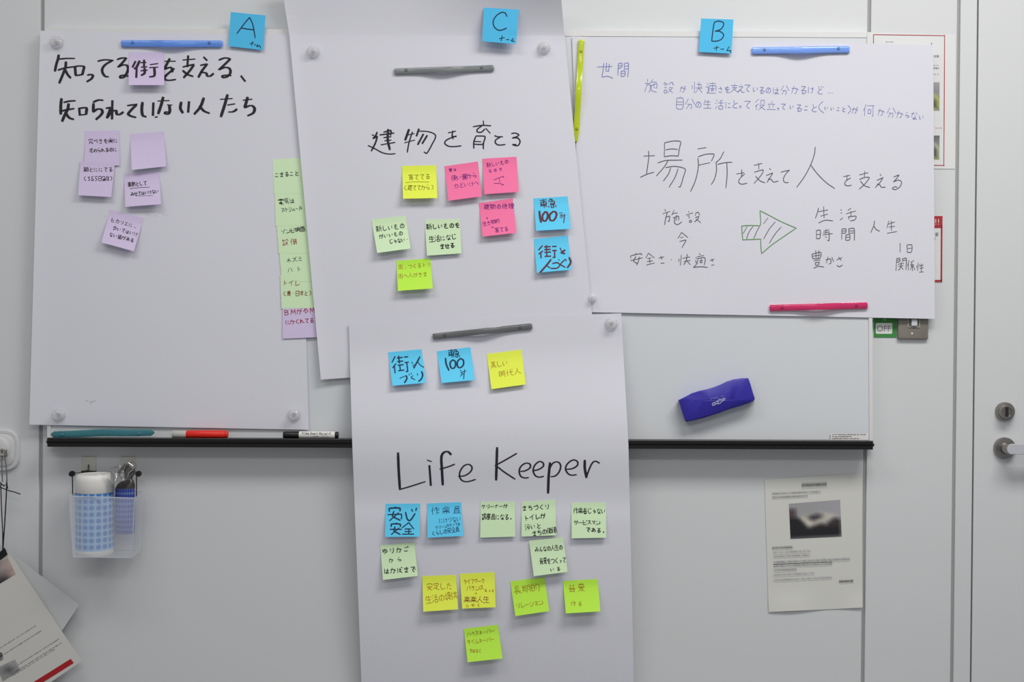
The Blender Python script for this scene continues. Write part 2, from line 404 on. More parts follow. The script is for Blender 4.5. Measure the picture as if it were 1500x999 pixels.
def dB(x, y):
    d = bd + 0.0040 + 0.0008*math.sin(x/70+1)*math.sin(y/80)
    d += 0.0025*sstep(400, 467, y)*math.exp(-((x-960)/120)**2) - 0.002*sstep(1290, 1367, x)
    return d
B = sheet('flipchart_sheet', [(838, 53.2), (852, 457)], [(1367, 66), (1369.5, 467)], dB, 60, 44, 'white paper sheet at right with a green hatched arrow between fine pen words')
def dC(x, y):
    d = bd + 0.0098 + 0.0008*math.sin(x/55)*math.sin(y/90)
    if y < 54: d += (0.012+0.026*sstep(560, 820, x))*((54-y)/54)**1.3
    le = 424 + (y-52)*0.0913
    d += 0.0035*math.exp(-(x-le)/10.0) if x > le-2 else 0.0035
    d += 0.003*sstep(470, 556, y)*math.exp(-(x-470)/60.0) if y > 470 else 0
    return d
C = sheet('flipchart_sheet', [(412, -34), (417, 8), (424, 53), (470, 556)], [(820, -34), (823, 8), (827, 53), (874, 528)], dC, 44, 90, 'white paper sheet at centre top whose upper edge curls away from the wall')
def dL(x, y):
    d = bd + 0.0150
    d += 0.026*sstep(500, 645, y) - 0.011*sstep(655, 742, y) + 0.0015*sstep(735, 765, y) - 0.0000009*max(0, y-745)**1.83
    d += 0.0010*math.sin(x/48)*math.sin(y/85)
    return d
L = sheet('flipchart_sheet', [(511, 473), (516, 650), (531, 1040)], [(910, 459), (920.5, 650), (929.5, 1040)], dL, 40, 110, 'long white paper sheet hanging over the black tray with English words in marker')

# writing on sheet A
i = Ink(dA)
i.trace(70, 65, 9.987, 4.1, "160,155 150,210 125,290 105,390;165,215 270,205 395,205;150,375 250,345 390,325;265,255 260,330 220,440 168,565;260,380 290,440 335,490;398,325 403,390 408,450;395,325 460,315 530,325 520,380 505,440;405,455 450,450 505,440;580,450 630,440 660,455 640,500 570,545;730,245 830,225 960,235;940,240 850,290 800,350 800,410 840,465 890,475;1015,220 1080,200 1145,200 1090,270 1030,330 1100,300 1160,310 1175,360 1150,430 1110,480 1065,490 1060,465 1110,450 1175,465", 0.5)
i.trace(200, 65, 8.33, 4.1, "345,205 475,205;405,175 370,240 345,300 420,280 440,335;460,295 350,390 345,425 390,438 480,428;565,190 715,178;630,140 620,270;565,275 700,245 650,320 575,405;565,320 620,365 690,390;820,155 860,195;780,255 860,240 800,320 755,400;790,340 850,350 865,385 900,385 940,355;1005,190 1080,165 1140,178 1080,240 1005,310 1080,280 1135,295 1145,345 1110,390 1060,405 1045,385 1100,375 1155,380;1275,385 1325,450", 0.5)
i.trace(70, 120, 9.987, 4.5, "200,245 190,350 190,470;235,298 320,280 405,275;205,425 290,405 385,390;305,320 290,400 245,490 210,575;255,440 310,520 380,548;460,385 468,485;455,385 565,380 560,470;465,484 560,474;665,295 740,265 810,268;668,320 668,435 720,400 780,400 800,440 770,490 705,548;945,275 940,540;850,385 920,375 865,525;870,520 940,430 1000,420 1010,470 1050,475 1105,440;1165,345 1300,330 1230,400 1175,470 1220,500 1290,518;1385,300 1375,400 1390,490 1440,510", 0.5)
i.trace(200, 65, 8.33, 4.6, "205,715 200,865;225,890 255,882;260,690 400,685;325,645 300,740 265,845;375,738 435,740;400,745 405,820 380,850 345,840 360,825 410,830;545,705 535,780 565,835;640,700 630,825;820,655 780,760 705,850;770,750 820,810 890,840;1020,670 1170,660;1110,615 1075,740 1030,880;1110,740 1200,725;1120,825 1180,820 1225,790;1300,680 1410,668;1355,645 1335,720 1320,770 1400,745 1440,780 1425,835 1355,870", 0.6)
i.build(A, m_ink)
i = Ink(dA)      # faint ghost marks left from another pen
i.trace(110, 280, 9.987, 0.5, "360,355 372,358;432,362 450,364;1040,350 1060,345;1075,370 1100,350;1160,370 1180,350;1290,330 1290,360;1330,345 1345,360")
i.trace(120, 580, 9.987, 0.6, "60,70 90,72;110,90 150,75;160,85 200,60;130,110 150,95")
i.build(A, mat('faint_grey_pen', (165, 165, 172), 0.8, noise=0.05), 'faint grey specks and marks', 'pen_mark')
# writing on sheet C
i = Ink(dC)
i.trace(530, 165, 9.987, 2.6, "150,325 178,332;225,285 205,330 165,375;165,380 225,345 200,440 140,560;320,285 425,260 420,330;320,365 430,350;335,410 430,400;280,470 485,435", 0.25)
i.trace(530, 165, 9.987, 3.6, "385,245 380,400 410,540;265,325 470,298;690,245 660,330 635,400;835,240 800,340;900,315 820,465;955,335 885,450", 0.35)
i.trace(530, 165, 9.987, 2.0, "90,480 180,520 300,585 400,605 490,600;655,330 770,305;625,440 775,400;740,280 690,440 665,580;840,270 960,275 1060,310 1080,350 1040,440 950,595 910,575", 0.2)
i.trace(640, 165, 9.987, 2.1, "165,295 275,270;235,265 225,310 225,345 285,350;235,340 235,385;285,340 200,370 130,410 115,450 170,490 260,495 355,485;680,120 682,180;530,205 660,185 790,192;660,190 590,245 590,280 650,285 700,240;715,230 780,300;570,345 540,430 540,520;570,340 700,345 705,370 680,450 680,530;545,420 645,425;545,460 640,465 690,455;845,335 880,350 965,352;930,355 860,400 855,440 900,472 1000,465;1090,305 1150,298 1200,325 1170,350 1100,370 1180,370 1215,410 1205,460 1170,485 1105,465 1160,465", 0.15)
i.build(C, m_ink)
# writing on the long sheet
i = Ink(dL)
i.trace(560, 640, 8.33, 3.9, "192,195 200,400 215,640;575,350 592,590;840,215 800,180 750,190 722,240 728,400 738,585", 0.45)
i.trace(560, 640, 8.33, 2.4, "215,640 320,610 525,545;548,282 600,300;700,392 800,365 885,332;930,482 1010,470 1080,420 1095,370 1060,335 1000,350 950,420 945,490 980,535 1040,545 1140,518", 0.3)
i.trace(715, 640, 8.33, 3.9, "110,130 104,330 98,525;755,315 738,500 732,685;1180,285 1180,380 1200,495", 0.3)
i.trace(715, 640, 8.33, 2.5, "350,200 230,270 85,350;110,360 200,430 330,515;395,420 460,410 515,370 510,330 460,320 400,360 380,420 400,480 450,500 495,495;560,410 620,395 675,355 670,315 625,300 570,345 550,410 575,470 620,490 680,480;745,400 790,320 850,305 885,345 870,420 820,475 765,485;950,395 1030,385 1090,345 1090,300 1040,280 975,320 945,380 965,435 1010,465 1080,460;1200,495 1220,430 1270,320 1310,295 1360,320", 0.3)
i.build(L, m_ink)
# writing on sheet B
i = Ink(dB)
i.trace(860, 80, 9.987, 1.05, "150,180 365,172;245,125 235,230 220,325 300,315 375,345;285,120 280,215 275,245;325,135 315,240 290,240;460,130 455,200 450,300;460,130 510,125 505,185 460,200;462,165 505,160;545,130 545,215;545,130 600,120 605,200 595,325;548,170 598,165;548,212 598,205;500,240 500,315 550,310 555,240 500,240;505,275 550,272")
for ch, x, y, sz in [('施',953.5,125.5,19),('設',979.5,127.5,17),('が',1000.5,130.5,9),('快',1021.5,128,16),('適',1041.5,128.5,16),('さ',1055.5,131,8),('を',1065.5,131,9),('支',1076,129,13),
        ('え',1085.5,129,12),('て',1095,129,11),('い',1107,130.5,9),('る',1116,132,10),('の',1125.5,132,9),('は',1137,132.5,11),('分',1150,132,13),('か',1165,131.5,11),('る',1177,131.5,12),('け',1188,131.5,10),('ど',1201,132,11),('…',1217,134.5,10),
        ('自',996,150.5,17),('分',1011,152,15),('の',1023,153,10),('生',1036.5,152.5,12),('活',1054,153,13),('に',1067,153.5,10),('と',1076.5,152.5,11),('っ',1084,155,7),('て',1095,153,12),('役',1114,153,16),('立',1130,155,14),
        ('っ',1139.5,158,7),('て',1147.5,156,9),('い',1160,156.5,7),('る',1170.5,158,11),('こ',1181,158,8),('と',1192.5,158,11),('(',1203,157,17),('い',1210.5,158,6),('い',1219.5,159,6),('こ',1228,159.5,6),('と',1236,160,7),(')',1244,160.5,12),
        ('が',1252.5,161.5,9),('何',1273,161.5,17),('か',1291,164,10),('分',1306,165,14),('か',1318.5,167.5,10),('ら',1329,168.5,8),('な',1339,169.5,11),('い',1350,171.5,8)]:
    i.glyph(ch, x, y, sz*0.92, sz, 0.85, 0.02)
i.build(B, m_bluepen, 'small blue pen writing in two slanting rows')
i = Ink(dB)
i.trace(930, 195, 9.987, 1.25, "200,260 205,340 170,600;130,335 290,328;80,645 180,600 280,570;435,140 430,345;440,140 560,115 670,125 650,230 635,340;450,245 540,230 625,238;430,345 530,330 635,335;335,435 450,400 600,395 695,393;485,400 440,480 315,625;450,505 560,485 680,500 740,530 710,640 665,785 640,785;525,505 490,600 415,700;632,520 590,640 500,790;920,230 1045,210;925,345 1040,308 1160,308 1120,410;940,465 1100,432;922,365 930,480 890,680 815,855;1300,270 1250,370 1180,435;1190,440 1195,540 1165,670 1118,750;1210,455 1330,430 1425,425;1345,430 1350,600 1332,800")
i.trace(1060, 195, 9.987, 1.2, "190,597 300,577;265,535 265,600 262,635;310,595 240,660 220,715 260,745 345,732;445,470 565,442;515,440 515,525;450,570 580,535 560,600 445,735;470,630 530,695 605,725;670,515 690,535;625,620 720,580 680,650 635,720;650,665 700,680 730,715 800,700;840,570 965,540 900,610 875,680 895,720 950,722;1340,200 1330,300 1275,460 1180,640 1070,790;1275,465 1360,580 1498,720 1625,810")
i.trace(1190, 195, 9.987, 1.2, "455,635 550,617;510,615 505,690;560,655 490,700 475,745 510,770 575,760;690,610 815,578;765,555 760,640;690,675 780,645 835,650 780,730 685,820;705,700 760,765 840,795;990,600 1005,620;945,690 1035,650 990,720 920,795;945,745 985,755 1010,790 1070,788;1190,640 1270,610 1235,660 1185,715 1260,685 1305,715 1285,780 1215,825 1170,810 1200,785 1240,790")
i.trace(915, 300, 9.987, 1.15, "590,65 600,95;560,130 665,95;625,110 600,200 585,290;610,180 660,165 650,245 635,235;725,75 690,150;700,130 775,115;710,190 790,165 790,225;760,150 755,230;735,180 730,260 770,290 835,250;935,95 940,105;900,150 1000,115;925,165 950,160;935,190 955,183;945,240 960,225 980,235 970,255 945,250;1045,115 1035,155;1045,115 1080,110 1095,150;1035,185 1085,170 1070,210 1020,250;1045,205 1115,260;835,400 780,490;835,405 925,478;820,480 855,472;805,535 900,515 840,625;165,705 160,725;90,745 90,780;90,745 240,712 250,735;165,755 130,820 190,860;215,760 200,830 175,880;90,815 260,775;350,705 310,775;355,710 435,775;335,785 390,775;330,830 410,815;365,780 370,850;320,880 435,850;500,780 575,760;530,750 545,795;530,855 580,850;680,800 688,803;830,735 815,885;800,790 790,830;850,782 955,762;915,720 905,800 865,880;870,830 960,812;905,810 960,875;1090,715 1110,725;1060,760 1160,740;1070,780 1065,860;1075,785 1165,770 1180,800 1165,880;1095,820 1145,812;1120,790 1118,850;1100,845 1140,840;1040,770 1055,785;1040,810 1050,870 1005,915 1110,905 1215,915;1250,815 1310,795;1275,790 1290,830;1270,885 1310,875")
i.trace(1180, 295, 9.987, 1.15, "190,95 175,160 145,245;185,150 325,125;220,215 325,185;265,75 272,245;190,315 290,275 400,285;515,120 530,130;515,165 530,172;545,240 505,270;665,100 620,130;595,180 735,140;665,140 665,215;625,225 640,260;625,225 740,215 725,265 655,285;160,425 160,545;160,425 215,420 210,540 165,545;165,485 210,480;265,435 345,415;300,405 300,470;255,490 395,470;260,462 350,445;345,445 345,575 320,565;290,515 310,530;530,405 530,555;530,405 590,400 585,460 535,465;535,435 585,430;630,400 635,465;630,400 710,395 715,570;635,432 705,430;635,465 705,460;590,490 590,565 645,560 645,485 590,490;595,525 640,522;150,715 155,840;195,715 190,840;95,770 225,745 215,825 110,835 95,770;110,800 215,785;120,870 215,855;145,895 200,890 190,925 150,930 145,895;120,975 190,950 270,960;295,855 365,840 370,900 345,915;330,810 305,900;385,815 410,880;455,855 535,820;485,815 520,860;460,935 495,955 540,930;1010,285 1000,350 955,455;1000,360 1035,410 1085,435;1220,285 1190,385;1215,330 1305,300;1220,375 1305,362;1255,285 1258,425;1195,465 1335,440")
i.trace(1240, 310, 9.987, 1.1, "785,460 785,590;885,490 890,590;885,488 955,485 950,590 890,595;890,540 950,535;735,685 725,860;735,685 780,680 775,730 730,740;735,710 775,705;820,690 820,735;820,690 875,680 870,850;825,715 870,708;755,770 840,755;760,800 830,790;800,740 795,810 760,855;800,810 830,845;915,710 895,790;905,760 905,855;985,715 940,740;960,745 940,780 985,775;980,770 945,810 990,800;965,810 965,865;945,825 935,850;985,820 1000,850;1050,750 1040,860;1030,790 1025,820;1075,770 1070,800;1070,800 1125,780;1075,830 1125,820;1100,760 1098,830;1065,885 1125,880;1095,830 1095,880")
i.trace(1040, 290, 9.987, 1.0, "545,415 485,520;630,415 570,500 535,600;725,415 680,500 642,590;850,290 785,375;955,350 870,450 785,600;1045,420 950,530 870,660")
i.build(B, m_pen, 'thin dark grey pen characters, large in the middle row')
i = Ink(dB)
i.trace(1040, 290, 9.987, 1.25, "465,410 550,402 735,405;735,405 742,350 732,185;732,185 860,250 1050,350 1262,440;1262,440 1100,550 900,690 755,815;755,815 745,700 742,600;742,600 640,605 480,612;480,612 470,500 465,410")
i.build(B, m_greenpen, 'green outline arrow pointing right', 'drawn_arrow')

# ------------------------------------------------------------------ sticky notes
def note(cs, color, base, lift, label, writing=(), skew=0.0, group='square sticky notes', name='sticky_note', cat='sticky note', off=0.0009):
    """cs: TL TR BR BL in pixels; the gummed top strip is flat, the rest lifts by lift metres"""
    TL, TR, BR, BL = cs
    ux, uy = TR[0]-TL[0], TR[1]-TL[1]; vx, vy = BL[0]-TL[0], BL[1]-TL[1]; det = ux*vy - uy*vx
    def dep(x, y):
        dx, dy = x-TL[0], y-TL[1]; u = (dx*vy - dy*vx)/det; v = (ux*dy - uy*dx)/det
        g = max(0.0, v-0.17)/0.83
        g = 1.3*g**1.25
        cx = TL[0]+ux*u; b0 = base(TL[0]+ux*min(max(u,0),1), TL[1]+uy*u) if callable(base) else base
        b1 = base(x, y) if callable(base) else base
        return max(b0 if v < .3 else min(b0, b1+0.02), b1) + off + lift*g*(1 + skew*(0.5-u))
    nu, nv = 6, 14; vs = []; fs = []
    for j in range(nv+1):
        for k in range(nu+1):
            u, v = k/nu, j/nv
            x = lerp(lerp(TL[0], TR[0], u), lerp(BL[0], BR[0], u), v); y = lerp(lerp(TL[1], TR[1], u), lerp(BL[1], BR[1], u), v)
            vs.append(P(x, y, dep(x, y)))
    for j in range(nv):
        for k in range(nu):
            a = j*(nu+1)+k; fs.append((a, a+nu+1, a+nu+2, a+1))
    o = mesh(name, vs, fs, NOTE[color], None, True)
    thick(o, 0.00015)
    tag(o, label, cat, group)
    inks = {}
    for wr in writing:
        mt = wr[0]
        k = inks.setdefault(mt.name, (Ink(dep), mt))[0]
        if wr[1] == 'T': k.trace(wr[2], wr[3], wr[4], wr[5], wr[6], wr[7] if len(wr) > 7 else 0)
        elif wr[1] == 'R': k.stroke(wr[2], wr[3])
        elif wr[1] == 'G': k.glyph(*wr[2:])
        else: k.line(*wr[1:])
    for k, mt in inks.values(): k.build(o, mt)
    o['_dep'] = 0
    del o['_dep']
    return dep

K = 9.987
GA = 'lavender notes on the left sheet'
note([(189.4,76.6),(240,76.6),(240.6,124.6),(188.5,124.6)], 'lavender', dA, 0.012, 'lavender note covering one bold character in the top row of the left sheet', [
 (m_ink,'T',160,40,8.33,4.0,"320,415 285,485;370,410 330,490 305,505;335,490 330,610;385,430 450,428;425,400 425,480;390,485 460,482;385,530 465,522;430,500 430,560 390,585;550,490 550,590 490,605",0.45),
 (m_ink,'T',160,40,8.33,2.8,"500,455 595,442;490,492 595,485",0.3)], group=GA)
note([(125,191.8),(175.3,191),(175.5,242.5),(123.5,241)], 'lavender', dA, 0.002, 'lavender note upper left of its cluster, two rows of tiny black writing', [
 (m_pen2,'完ぺきを常に',133,207,169.5,205.5,7,0.8),(m_pen2,'求められるのに',133.5,220.5,168.5,218.5,6.6,0.85)], group=GA)
note([(190.6,196.5),(240,192.5),(243.6,243.6),(193,249)], 'lavender', dA, 0.009, 'blank lavender note, nothing written on it, on the left sheet', group=GA, skew=0.3)
note([(117.8,235.6),(168.6,237.2),(163,288.5),(114.5,286)], 'lavender', dA, 0.007, 'lavender note with a bracketed second row, overlapping the note above it', [
 (m_pen2,'頼とににてる',126,248,162,248,7,0.8),(m_pen2,'(365日昼夜)',124.5,261.5,163,261,7,0.8)], group=GA, off=0.0035)
note([(182,254.3),(233,251),(236,299),(183.6,303)], 'lavender', dA, 0.011, 'lavender note with two underlined rows, directly below the blank note', [
 (m_pen2,'裏側として',189.6,270,212.5,268,6.8,0.85),(m_pen2,'R',[(190,276.4),(205,274.6),(219,274)],0.6),
 (m_pen2,'みせてはいけない',194,284,230,280,6,0.85),(m_pen2,'R',[(200,287),(224,286.4)],0.5)], skew=-0.3, group=GA)
note([(161.6,307),(210.6,319.5),(196,368),(148.5,355)], 'lavender', dA, 0.011, 'lavender note turned clockwise with three rows, lowest of its cluster', [
 (m_pen2,'ヒカリエに、',166,322,198,331,6.4,0.75),(m_pen2,'歩いてはいけ',168.5,334,199,342.5,6.4,0.75),(m_pen2,'ない道がある',163,343.5,193.5,351.5,6.4,0.8)], group=GA)
GG = 'notes half hidden under the centre sheet'
note([(399.5,233.5),(450,231),(452,283),(401.5,284)], 'green', dA, 0.0003, 'topmost pale green note of the column tucked under the centre sheet', [
 (m_pen2,'こまること',405.5,256,434.5,253.5,7.5,0.9)], group=GG, off=0.0004)
note([(402.5,280.5),(452,279.5),(454.5,330),(403.8,331)], 'green', dA, 0.0003, 'second pale green note down the column tucked under the centre sheet', [
 (m_pen2,'電気は',411.5,295,428,293.5,8.5,0.85),(m_pen2,'スケジュール',414.5,307.5,440,304.5,7,0.7)], group=GG, off=0.0008)
note([(404.5,321),(455,320),(459,371),(408.5,371)], 'green', dA, 0.0003, 'pale green note with two red characters under its black row', [
 (m_pen2,'ゾンビ映画',415,339,443,335,7,0.85),(m_redpen,'設備',418,354.5,430.5,353.5,9,0.8)], group=GG, off=0.0012)
note([(408.5,362.5),(458.5,361.5),(463,412),(413,413)], 'green', dA, 0.0003, 'pale green note with three and two thin letters, above a brown-lettered note', [
 (m_pen2,'ネズミ',423.5,381,439.5,379,8,0.65),(m_pen2,'ハト',425,395,438,393.5,8,0.65)], group=GG, off=0.0016)
note([(410.5,403),(460.5,402),(463,451),(412.5,452)], 'green', dA, 0.0003, 'brighter green note with brown bracketed row, lowest green of the column', [
 (m_brownpen,'トイレ',418,414,435.5,414.5,8.5,0.8),(m_brownpen,'(黄・日本と)',417,430,454.5,429,7.5,0.8)], group=GG, off=0.0020)
note([(414,446.5),(461,445),(465,494),(414,496)], 'lavender', dA, 0.0003, 'lavender note with red writing at the foot of the green column', [
 (m_redpen,'BMがやM',420,457.5,457,454.5,8.5,0.9),(m_redpen,'にかくれてる',421.5,471.5,456.5,469,7.6,0.9)], group=GG, off=0.0024)
GC = 'notes on the centre sheet'
note([(589,243),(639,242),(640.5,290),(590.5,291)], 'yellow', dC, 0.012, 'yellow note with an underlined row, upper left on the centre sheet', [
 (m_olive,'育ててる',602,259.5,626.5,258,8.5,0.7),(m_olive,'R',[(594,267.4),(610,266.2),(629,266.6)],0.5),(m_olive,'(建ててから)',594,275,633.5,274,8,0.7)], group=GC)
note([(651,243.5),(700,236.5),(705.5,287.5),(657,294)], 'pink', dC, 0.009, 'pink note tilted left between a yellow note and another pink note', [
 (m_purple,'昔は',660,248.5,666.5,248,4.5,0.7),(m_purple,'使い運から',665,260.5,695,256.5,8,0.8),(m_purple,'カどいけへ',668.5,272,698,268,7.5,0.65)], group=GC)
note([(706.5,232.5),(756.5,229.5),(760,281),(709.5,284.5)], 'pink', dC, 0.008, 'pink note with a small wedge-shaped sketch, highest note on the centre sheet', [
 (m_purple,'新しいもの',716,241.5,742,236.5,6.6,0.7),(m_purple,'なので',718,250,733,248,5,0.7),
 (m_purple,'T',695,225,K,0.75,"280,385 380,345 430,330;360,350 375,420;285,435 360,435 430,455;405,335 430,345;400,462 430,450")], group=GC)
note([(701.5,297.5),(751,290.5),(756.5,341),(707,346.5)], 'pink', dC, 0.009, 'pink note with purple rows and arrows, lowest of the three pink notes', [
 (m_purple,'建物の修理',713,303,748.5,301.5,7.5,0.8),(m_purple,'↓',713.5,319,713.5,319,4.5,0.7),(m_purple,'生き物的',710,327.5,728.5,323.5,6,0.7),(m_purple,'→',721,332.5,721,332.5,4.5,0.6),(m_purple,'育てる',728,337,741.5,335,7.5,0.75)], group=GC)
note([(781.5,290.5),(831.5,287.5),(836,335),(785.5,338)], 'blue', dC, 0.009, 'blue note with maroon 100, at the right edge of the centre sheet', [
 (m_maroon,'T',695,280,K,1.1,"1240,320 1290,315;1250,350 1290,345 1250,385;1270,400 1320,335"),
 (m_maroon,'G','東',796.3,298.2,9.5,13,1.35,-0.1),(m_maroon,'G','急',809,297.2,11,13,1.35,-0.1),
 (m_maroon,'T',695,280,K,3.1,"950,290 960,390 975,455;1035,300 995,360 1003,425 1040,435 1072,370 1062,312 1035,300;1150,297 1100,350 1112,425 1160,425 1200,350 1187,305 1150,297",0.3),
 (m_maroon,'T',695,280,K,1.8,"1322,340 1305,460")], group=GC)
note([(782,350),(832,345),(836.5,395),(786.5,399.5)], 'blue', dC, 0.009, 'blue note with thick maroon characters below the maroon 100 note', [
 (m_maroon,'G','街',802.5,368.5,26,18,2.4,-0.05),
 (m_maroon,'T',720,320,K,2.9,"870,600 800,690 710,790;1135,570 1160,640 1110,720;1075,460 1020,500 1075,515",0.2),
 (m_maroon,'T',720,320,K,1.9,"1005,430 1020,470;810,690 860,725;890,660 960,645 1000,680 960,725 870,730;985,600 992,610;1075,600 1010,670 1080,715;1085,595 1092,620")], group=GC)
note([(544,321.5),(594,316),(601.5,364),(552.5,370.5)], 'green', dC, 0.012, 'pale green note tilted left with three rows, leftmost on the centre sheet', [
 (m_pen2,'新しいもの',555,335,589,330.5,8.5,1.0),(m_pen2,'がいいもの',558.5,346,587,341.5,7,0.95),(m_pen2,'じゃない・',573,353.5,596.5,350.5,7,1.0)], group=GC)
note([(622,322),(673.5,320.5),(676,371),(625.5,374.5)], 'green', dC, 0.006, 'pale green note with three bold black rows, below the gap between yellow and pink', [
 (m_ink,'新しいものを',628.5,332,670,329.5,8,1.2),(m_pen2,'生活になじ',632.5,350,665,346.5,8.5,1.1),(m_ink,'ませる',648,360.5,662.5,359,8,1.3)], group=GC)
note([(580.5,382),(630.5,378.5),(634,422.5),(583,426)], 'lime', dC, 0.012, 'lime note with faint orange writing, lowest note on the centre sheet', [
 (m_orange,'街、つくるより',587,391,628,387.5,7,0.6),(m_orange,'街へ人がきます',587,404.5,630,400.5,7,0.6)], group=GC)
GL = 'notes on the long lower sheet'
note([(568.5,516),(617.5,511.5),(624,560.5),(575,565)], 'blue', dL, 0.010, 'blue note with navy characters, top left on the long lower sheet', [
 (m_navy,'G','街',587,533.4,24,24,2.2,-0.12),
 (m_navy,'T',560,490,K,2.4,"550,325 510,400 460,490;575,540 590,590 570,650 530,685;350,600 360,640 325,705",0.15),
 (m_navy,'T',560,490,K,1.3,"430,400 445,425;465,435 445,465;520,400 560,450 610,480;255,640 350,600;390,575 397,597;420,560 427,582;450,600 420,630 480,660;510,570 522,597")], group=GL)
note([(640,514.5),(689,508.5),(695.5,556.5),(647,561)], 'blue', dL, 0.010, 'blue note with navy 100, right of another blue note under the grey bar', [
 (m_navy,'T',560,490,K,1.1,"1140,520 1160,530;1145,560 1170,545 1160,590;1140,610 1195,565;1180,545 1230,535"),
 (m_navy,'G','東',661.2,517.8,8.5,12,1.2,-0.1),(m_navy,'G','急',669,517.2,8.5,11.5,1.2,-0.1),
 (m_navy,'T',560,490,K,2.5,"925,345 935,430 975,525;1030,370 993,410 1003,480 1040,495 1072,450 1062,388 1030,370;1140,350 1098,400 1105,470 1140,485 1187,440 1182,370 1140,350",0.25),
 (m_navy,'T',560,490,K,1.5,"1205,510 1190,650")], group=GL)
note([(713,518.5),(764,512),(770,563),(720,570)], 'yellow', dL, 0.007, 'yellow note alone at top right of the long lower sheet', [
 (m_orange,'美しい',722.5,534,740,531.5,9.5,0.75),(m_orange,'時代人',736,547.5,758,543.5,9,0.75)], group=GL)
note([(565,738),(615.5,737.5),(615,786),(564,786.5)], 'blue', dL, 0.009, 'blue note crowded with thick navy brush characters, left of the row under the English words', [
 (m_navy,'G','安',578.5,752.5,20,20,2.1,-0.03),(m_navy,'T',555,725,K,2.2,"335,290 330,350;390,250 420,360 460,370 530,270;480,210 492,240;550,190 540,230"),
 (m_navy,'G','安',580,774.5,17,17,2.0,0.0),(m_navy,'G','全',598,774,17,17,1.9,0.0)], group=GL)
note([(625.5,737.5),(675.5,735.5),(678.5,785),(626.5,787.5)], 'blue', dL, 0.009, 'blue note filled with four rows of fine navy pen', [
 (m_navypen,'作業員',638,748,669,746.5,11,0.85),(m_navypen,'にけりない',646,762,672,760,8,0.65),(m_navypen,'クリーンスタッフは',640,772.5,672,767,5.5,0.6),(m_navypen,'くらしの安全員',635,781,670,775,7.5,0.8)], group=GL)
note([(704,735),(754,735),(755,786),(703.5,787.5)], 'green', dL, 0.005, 'pale green note with two black rows, beside the blue pair under the English words', [
 (m_pen2,'クリーナーが',708.5,742,740.5,741,6.5,0.9),(m_pen2,'議事員になる。',709,756.5,749,757,9,1.0)], group=GL)
note([(764,735),(813.5,732),(814.5,784),(764,786)], 'green', dL, 0.005, 'pale green note with four black rows, above an overlapping tilted green note', [
 (m_pen2,'まちづくり',768.5,744,801.5,742,8,1.0),(m_ink,'トイレが',771.5,758.5,795.5,755.5,8,1.15),(m_pen2,'汚いと',773,772,789,770,8,1.0),(m_pen2,'まちの価値',783,781,812,776,8.5,1.0)], group=GL)
note([(837,736.5),(887.5,736),(888,787.5),(837.5,788.5)], 'green', dL, 0.007, 'pale green note at the right end of the row under the English words', [
 (m_pen2,'作業者じゃない',843.5,748,884,748.5,8.5,0.95),(m_pen2,'サービスマン',844,765,876,765,7,0.95),(m_pen2,'である。',861.5,775.5,885,777,7.5,1.1)], group=GL)
note([(557,799),(607,794),(612,843.5),(561,849.5)], 'green', dL, 0.009, 'pale green note with three rows below the brush-lettered blue note', [
 (m_pen2,'ゆりかご',564,807.5,595,804,8.5,1.1),(m_pen2,'から',573,820.5,585,819,7,0.95),(m_pen2,'はかばまで',566.5,836,605,833.5,9,1.15)], group=GL)
note([(775,792),(825,787),(831.5,837.5),(782,844)], 'green', dL, 0.008, 'pale green note tilted left, overlapping the foot of a four-row green note', [
 (m_pen2,'みんなの人生の',786.5,804.5,821.5,801.5,8,0.9),(m_pen2,'背景をつくって',793,822,826.5,820,9,0.95),(m_pen2,'いる',809,834,818,833,6.5,0.9)], group=GL, off=0.004)
note([(618.5,844),(668,842),(671,892.5),(620,896)], 'yellow', dL, 0.009, 'yellow note with two orange rows, left of two adjoining yellow notes', [
 (m_orange,'安定した',629.5,859.5,658,858,10.5,0.75),(m_orange,'生活の提供',628,878,665.5,872,11,0.75)], group=GL)
note([(673.5,840.5),(724.5,838),(726,889.5),(677,891.5)], 'yellow', dL, 0.007, 'yellow note with five crowded rows, right of two adjoining yellow notes', [
 (m_orange,'ライフワーク',681.5,852,708,850.5,8,0.75),(m_orange,'バランス',686.5,861.5,705.5,860.5,7.5,0.75),(m_orange,'もっと',712,864.5,722,864.5,4.5,0.7),(m_orange,'↓',697,868.5,697,868.5,4.5,0.7),
 (m_brownpen,'楽楽人生',684,878,712.5,878,9.5,0.75),(m_orange,'にゆく',685,887,701,886,5,0.7)], group=GL)
note([(747.5,851.5),(797.5,845.5),(804.5,895),(755,902.5)], 'lime', dL, 0.009, 'lime note tucked below the tilted pale green note, three orange characters on top', [
 (m_orange,'長期的',757.5,864.5,784.5,860,11.5,0.7),(m_orange,'リレーション',759,887,792,882,8,0.7)], group=GL)
note([(824.5,851),(875.5,848),(879.5,895.5),(829,898.5)], 'lime', dL, 0.011, 'lime note farthest right on the long lower sheet, little writing', [
 (m_orange,'背景',838,862,851.5,861,11,0.7),(m_orange,'作る',840,884,849.5,884,7,0.65)], group=GL)
note([(679.5,921),(729.5,915),(736,964.5),(685,970)], 'lime', dL, 0.010, 'lime note by itself near the bottom of the long lower sheet', [
 (m_olive,'ハウスキーパー',687,929,722,923.5,7,0.65),(m_orange,'タイムキーパー',687,940,721.5,936,7,0.65),(m_orange,'ではなく',689.5,953,703,953,6,0.65)], group=GL)
GT = 'team letter cards along the top'
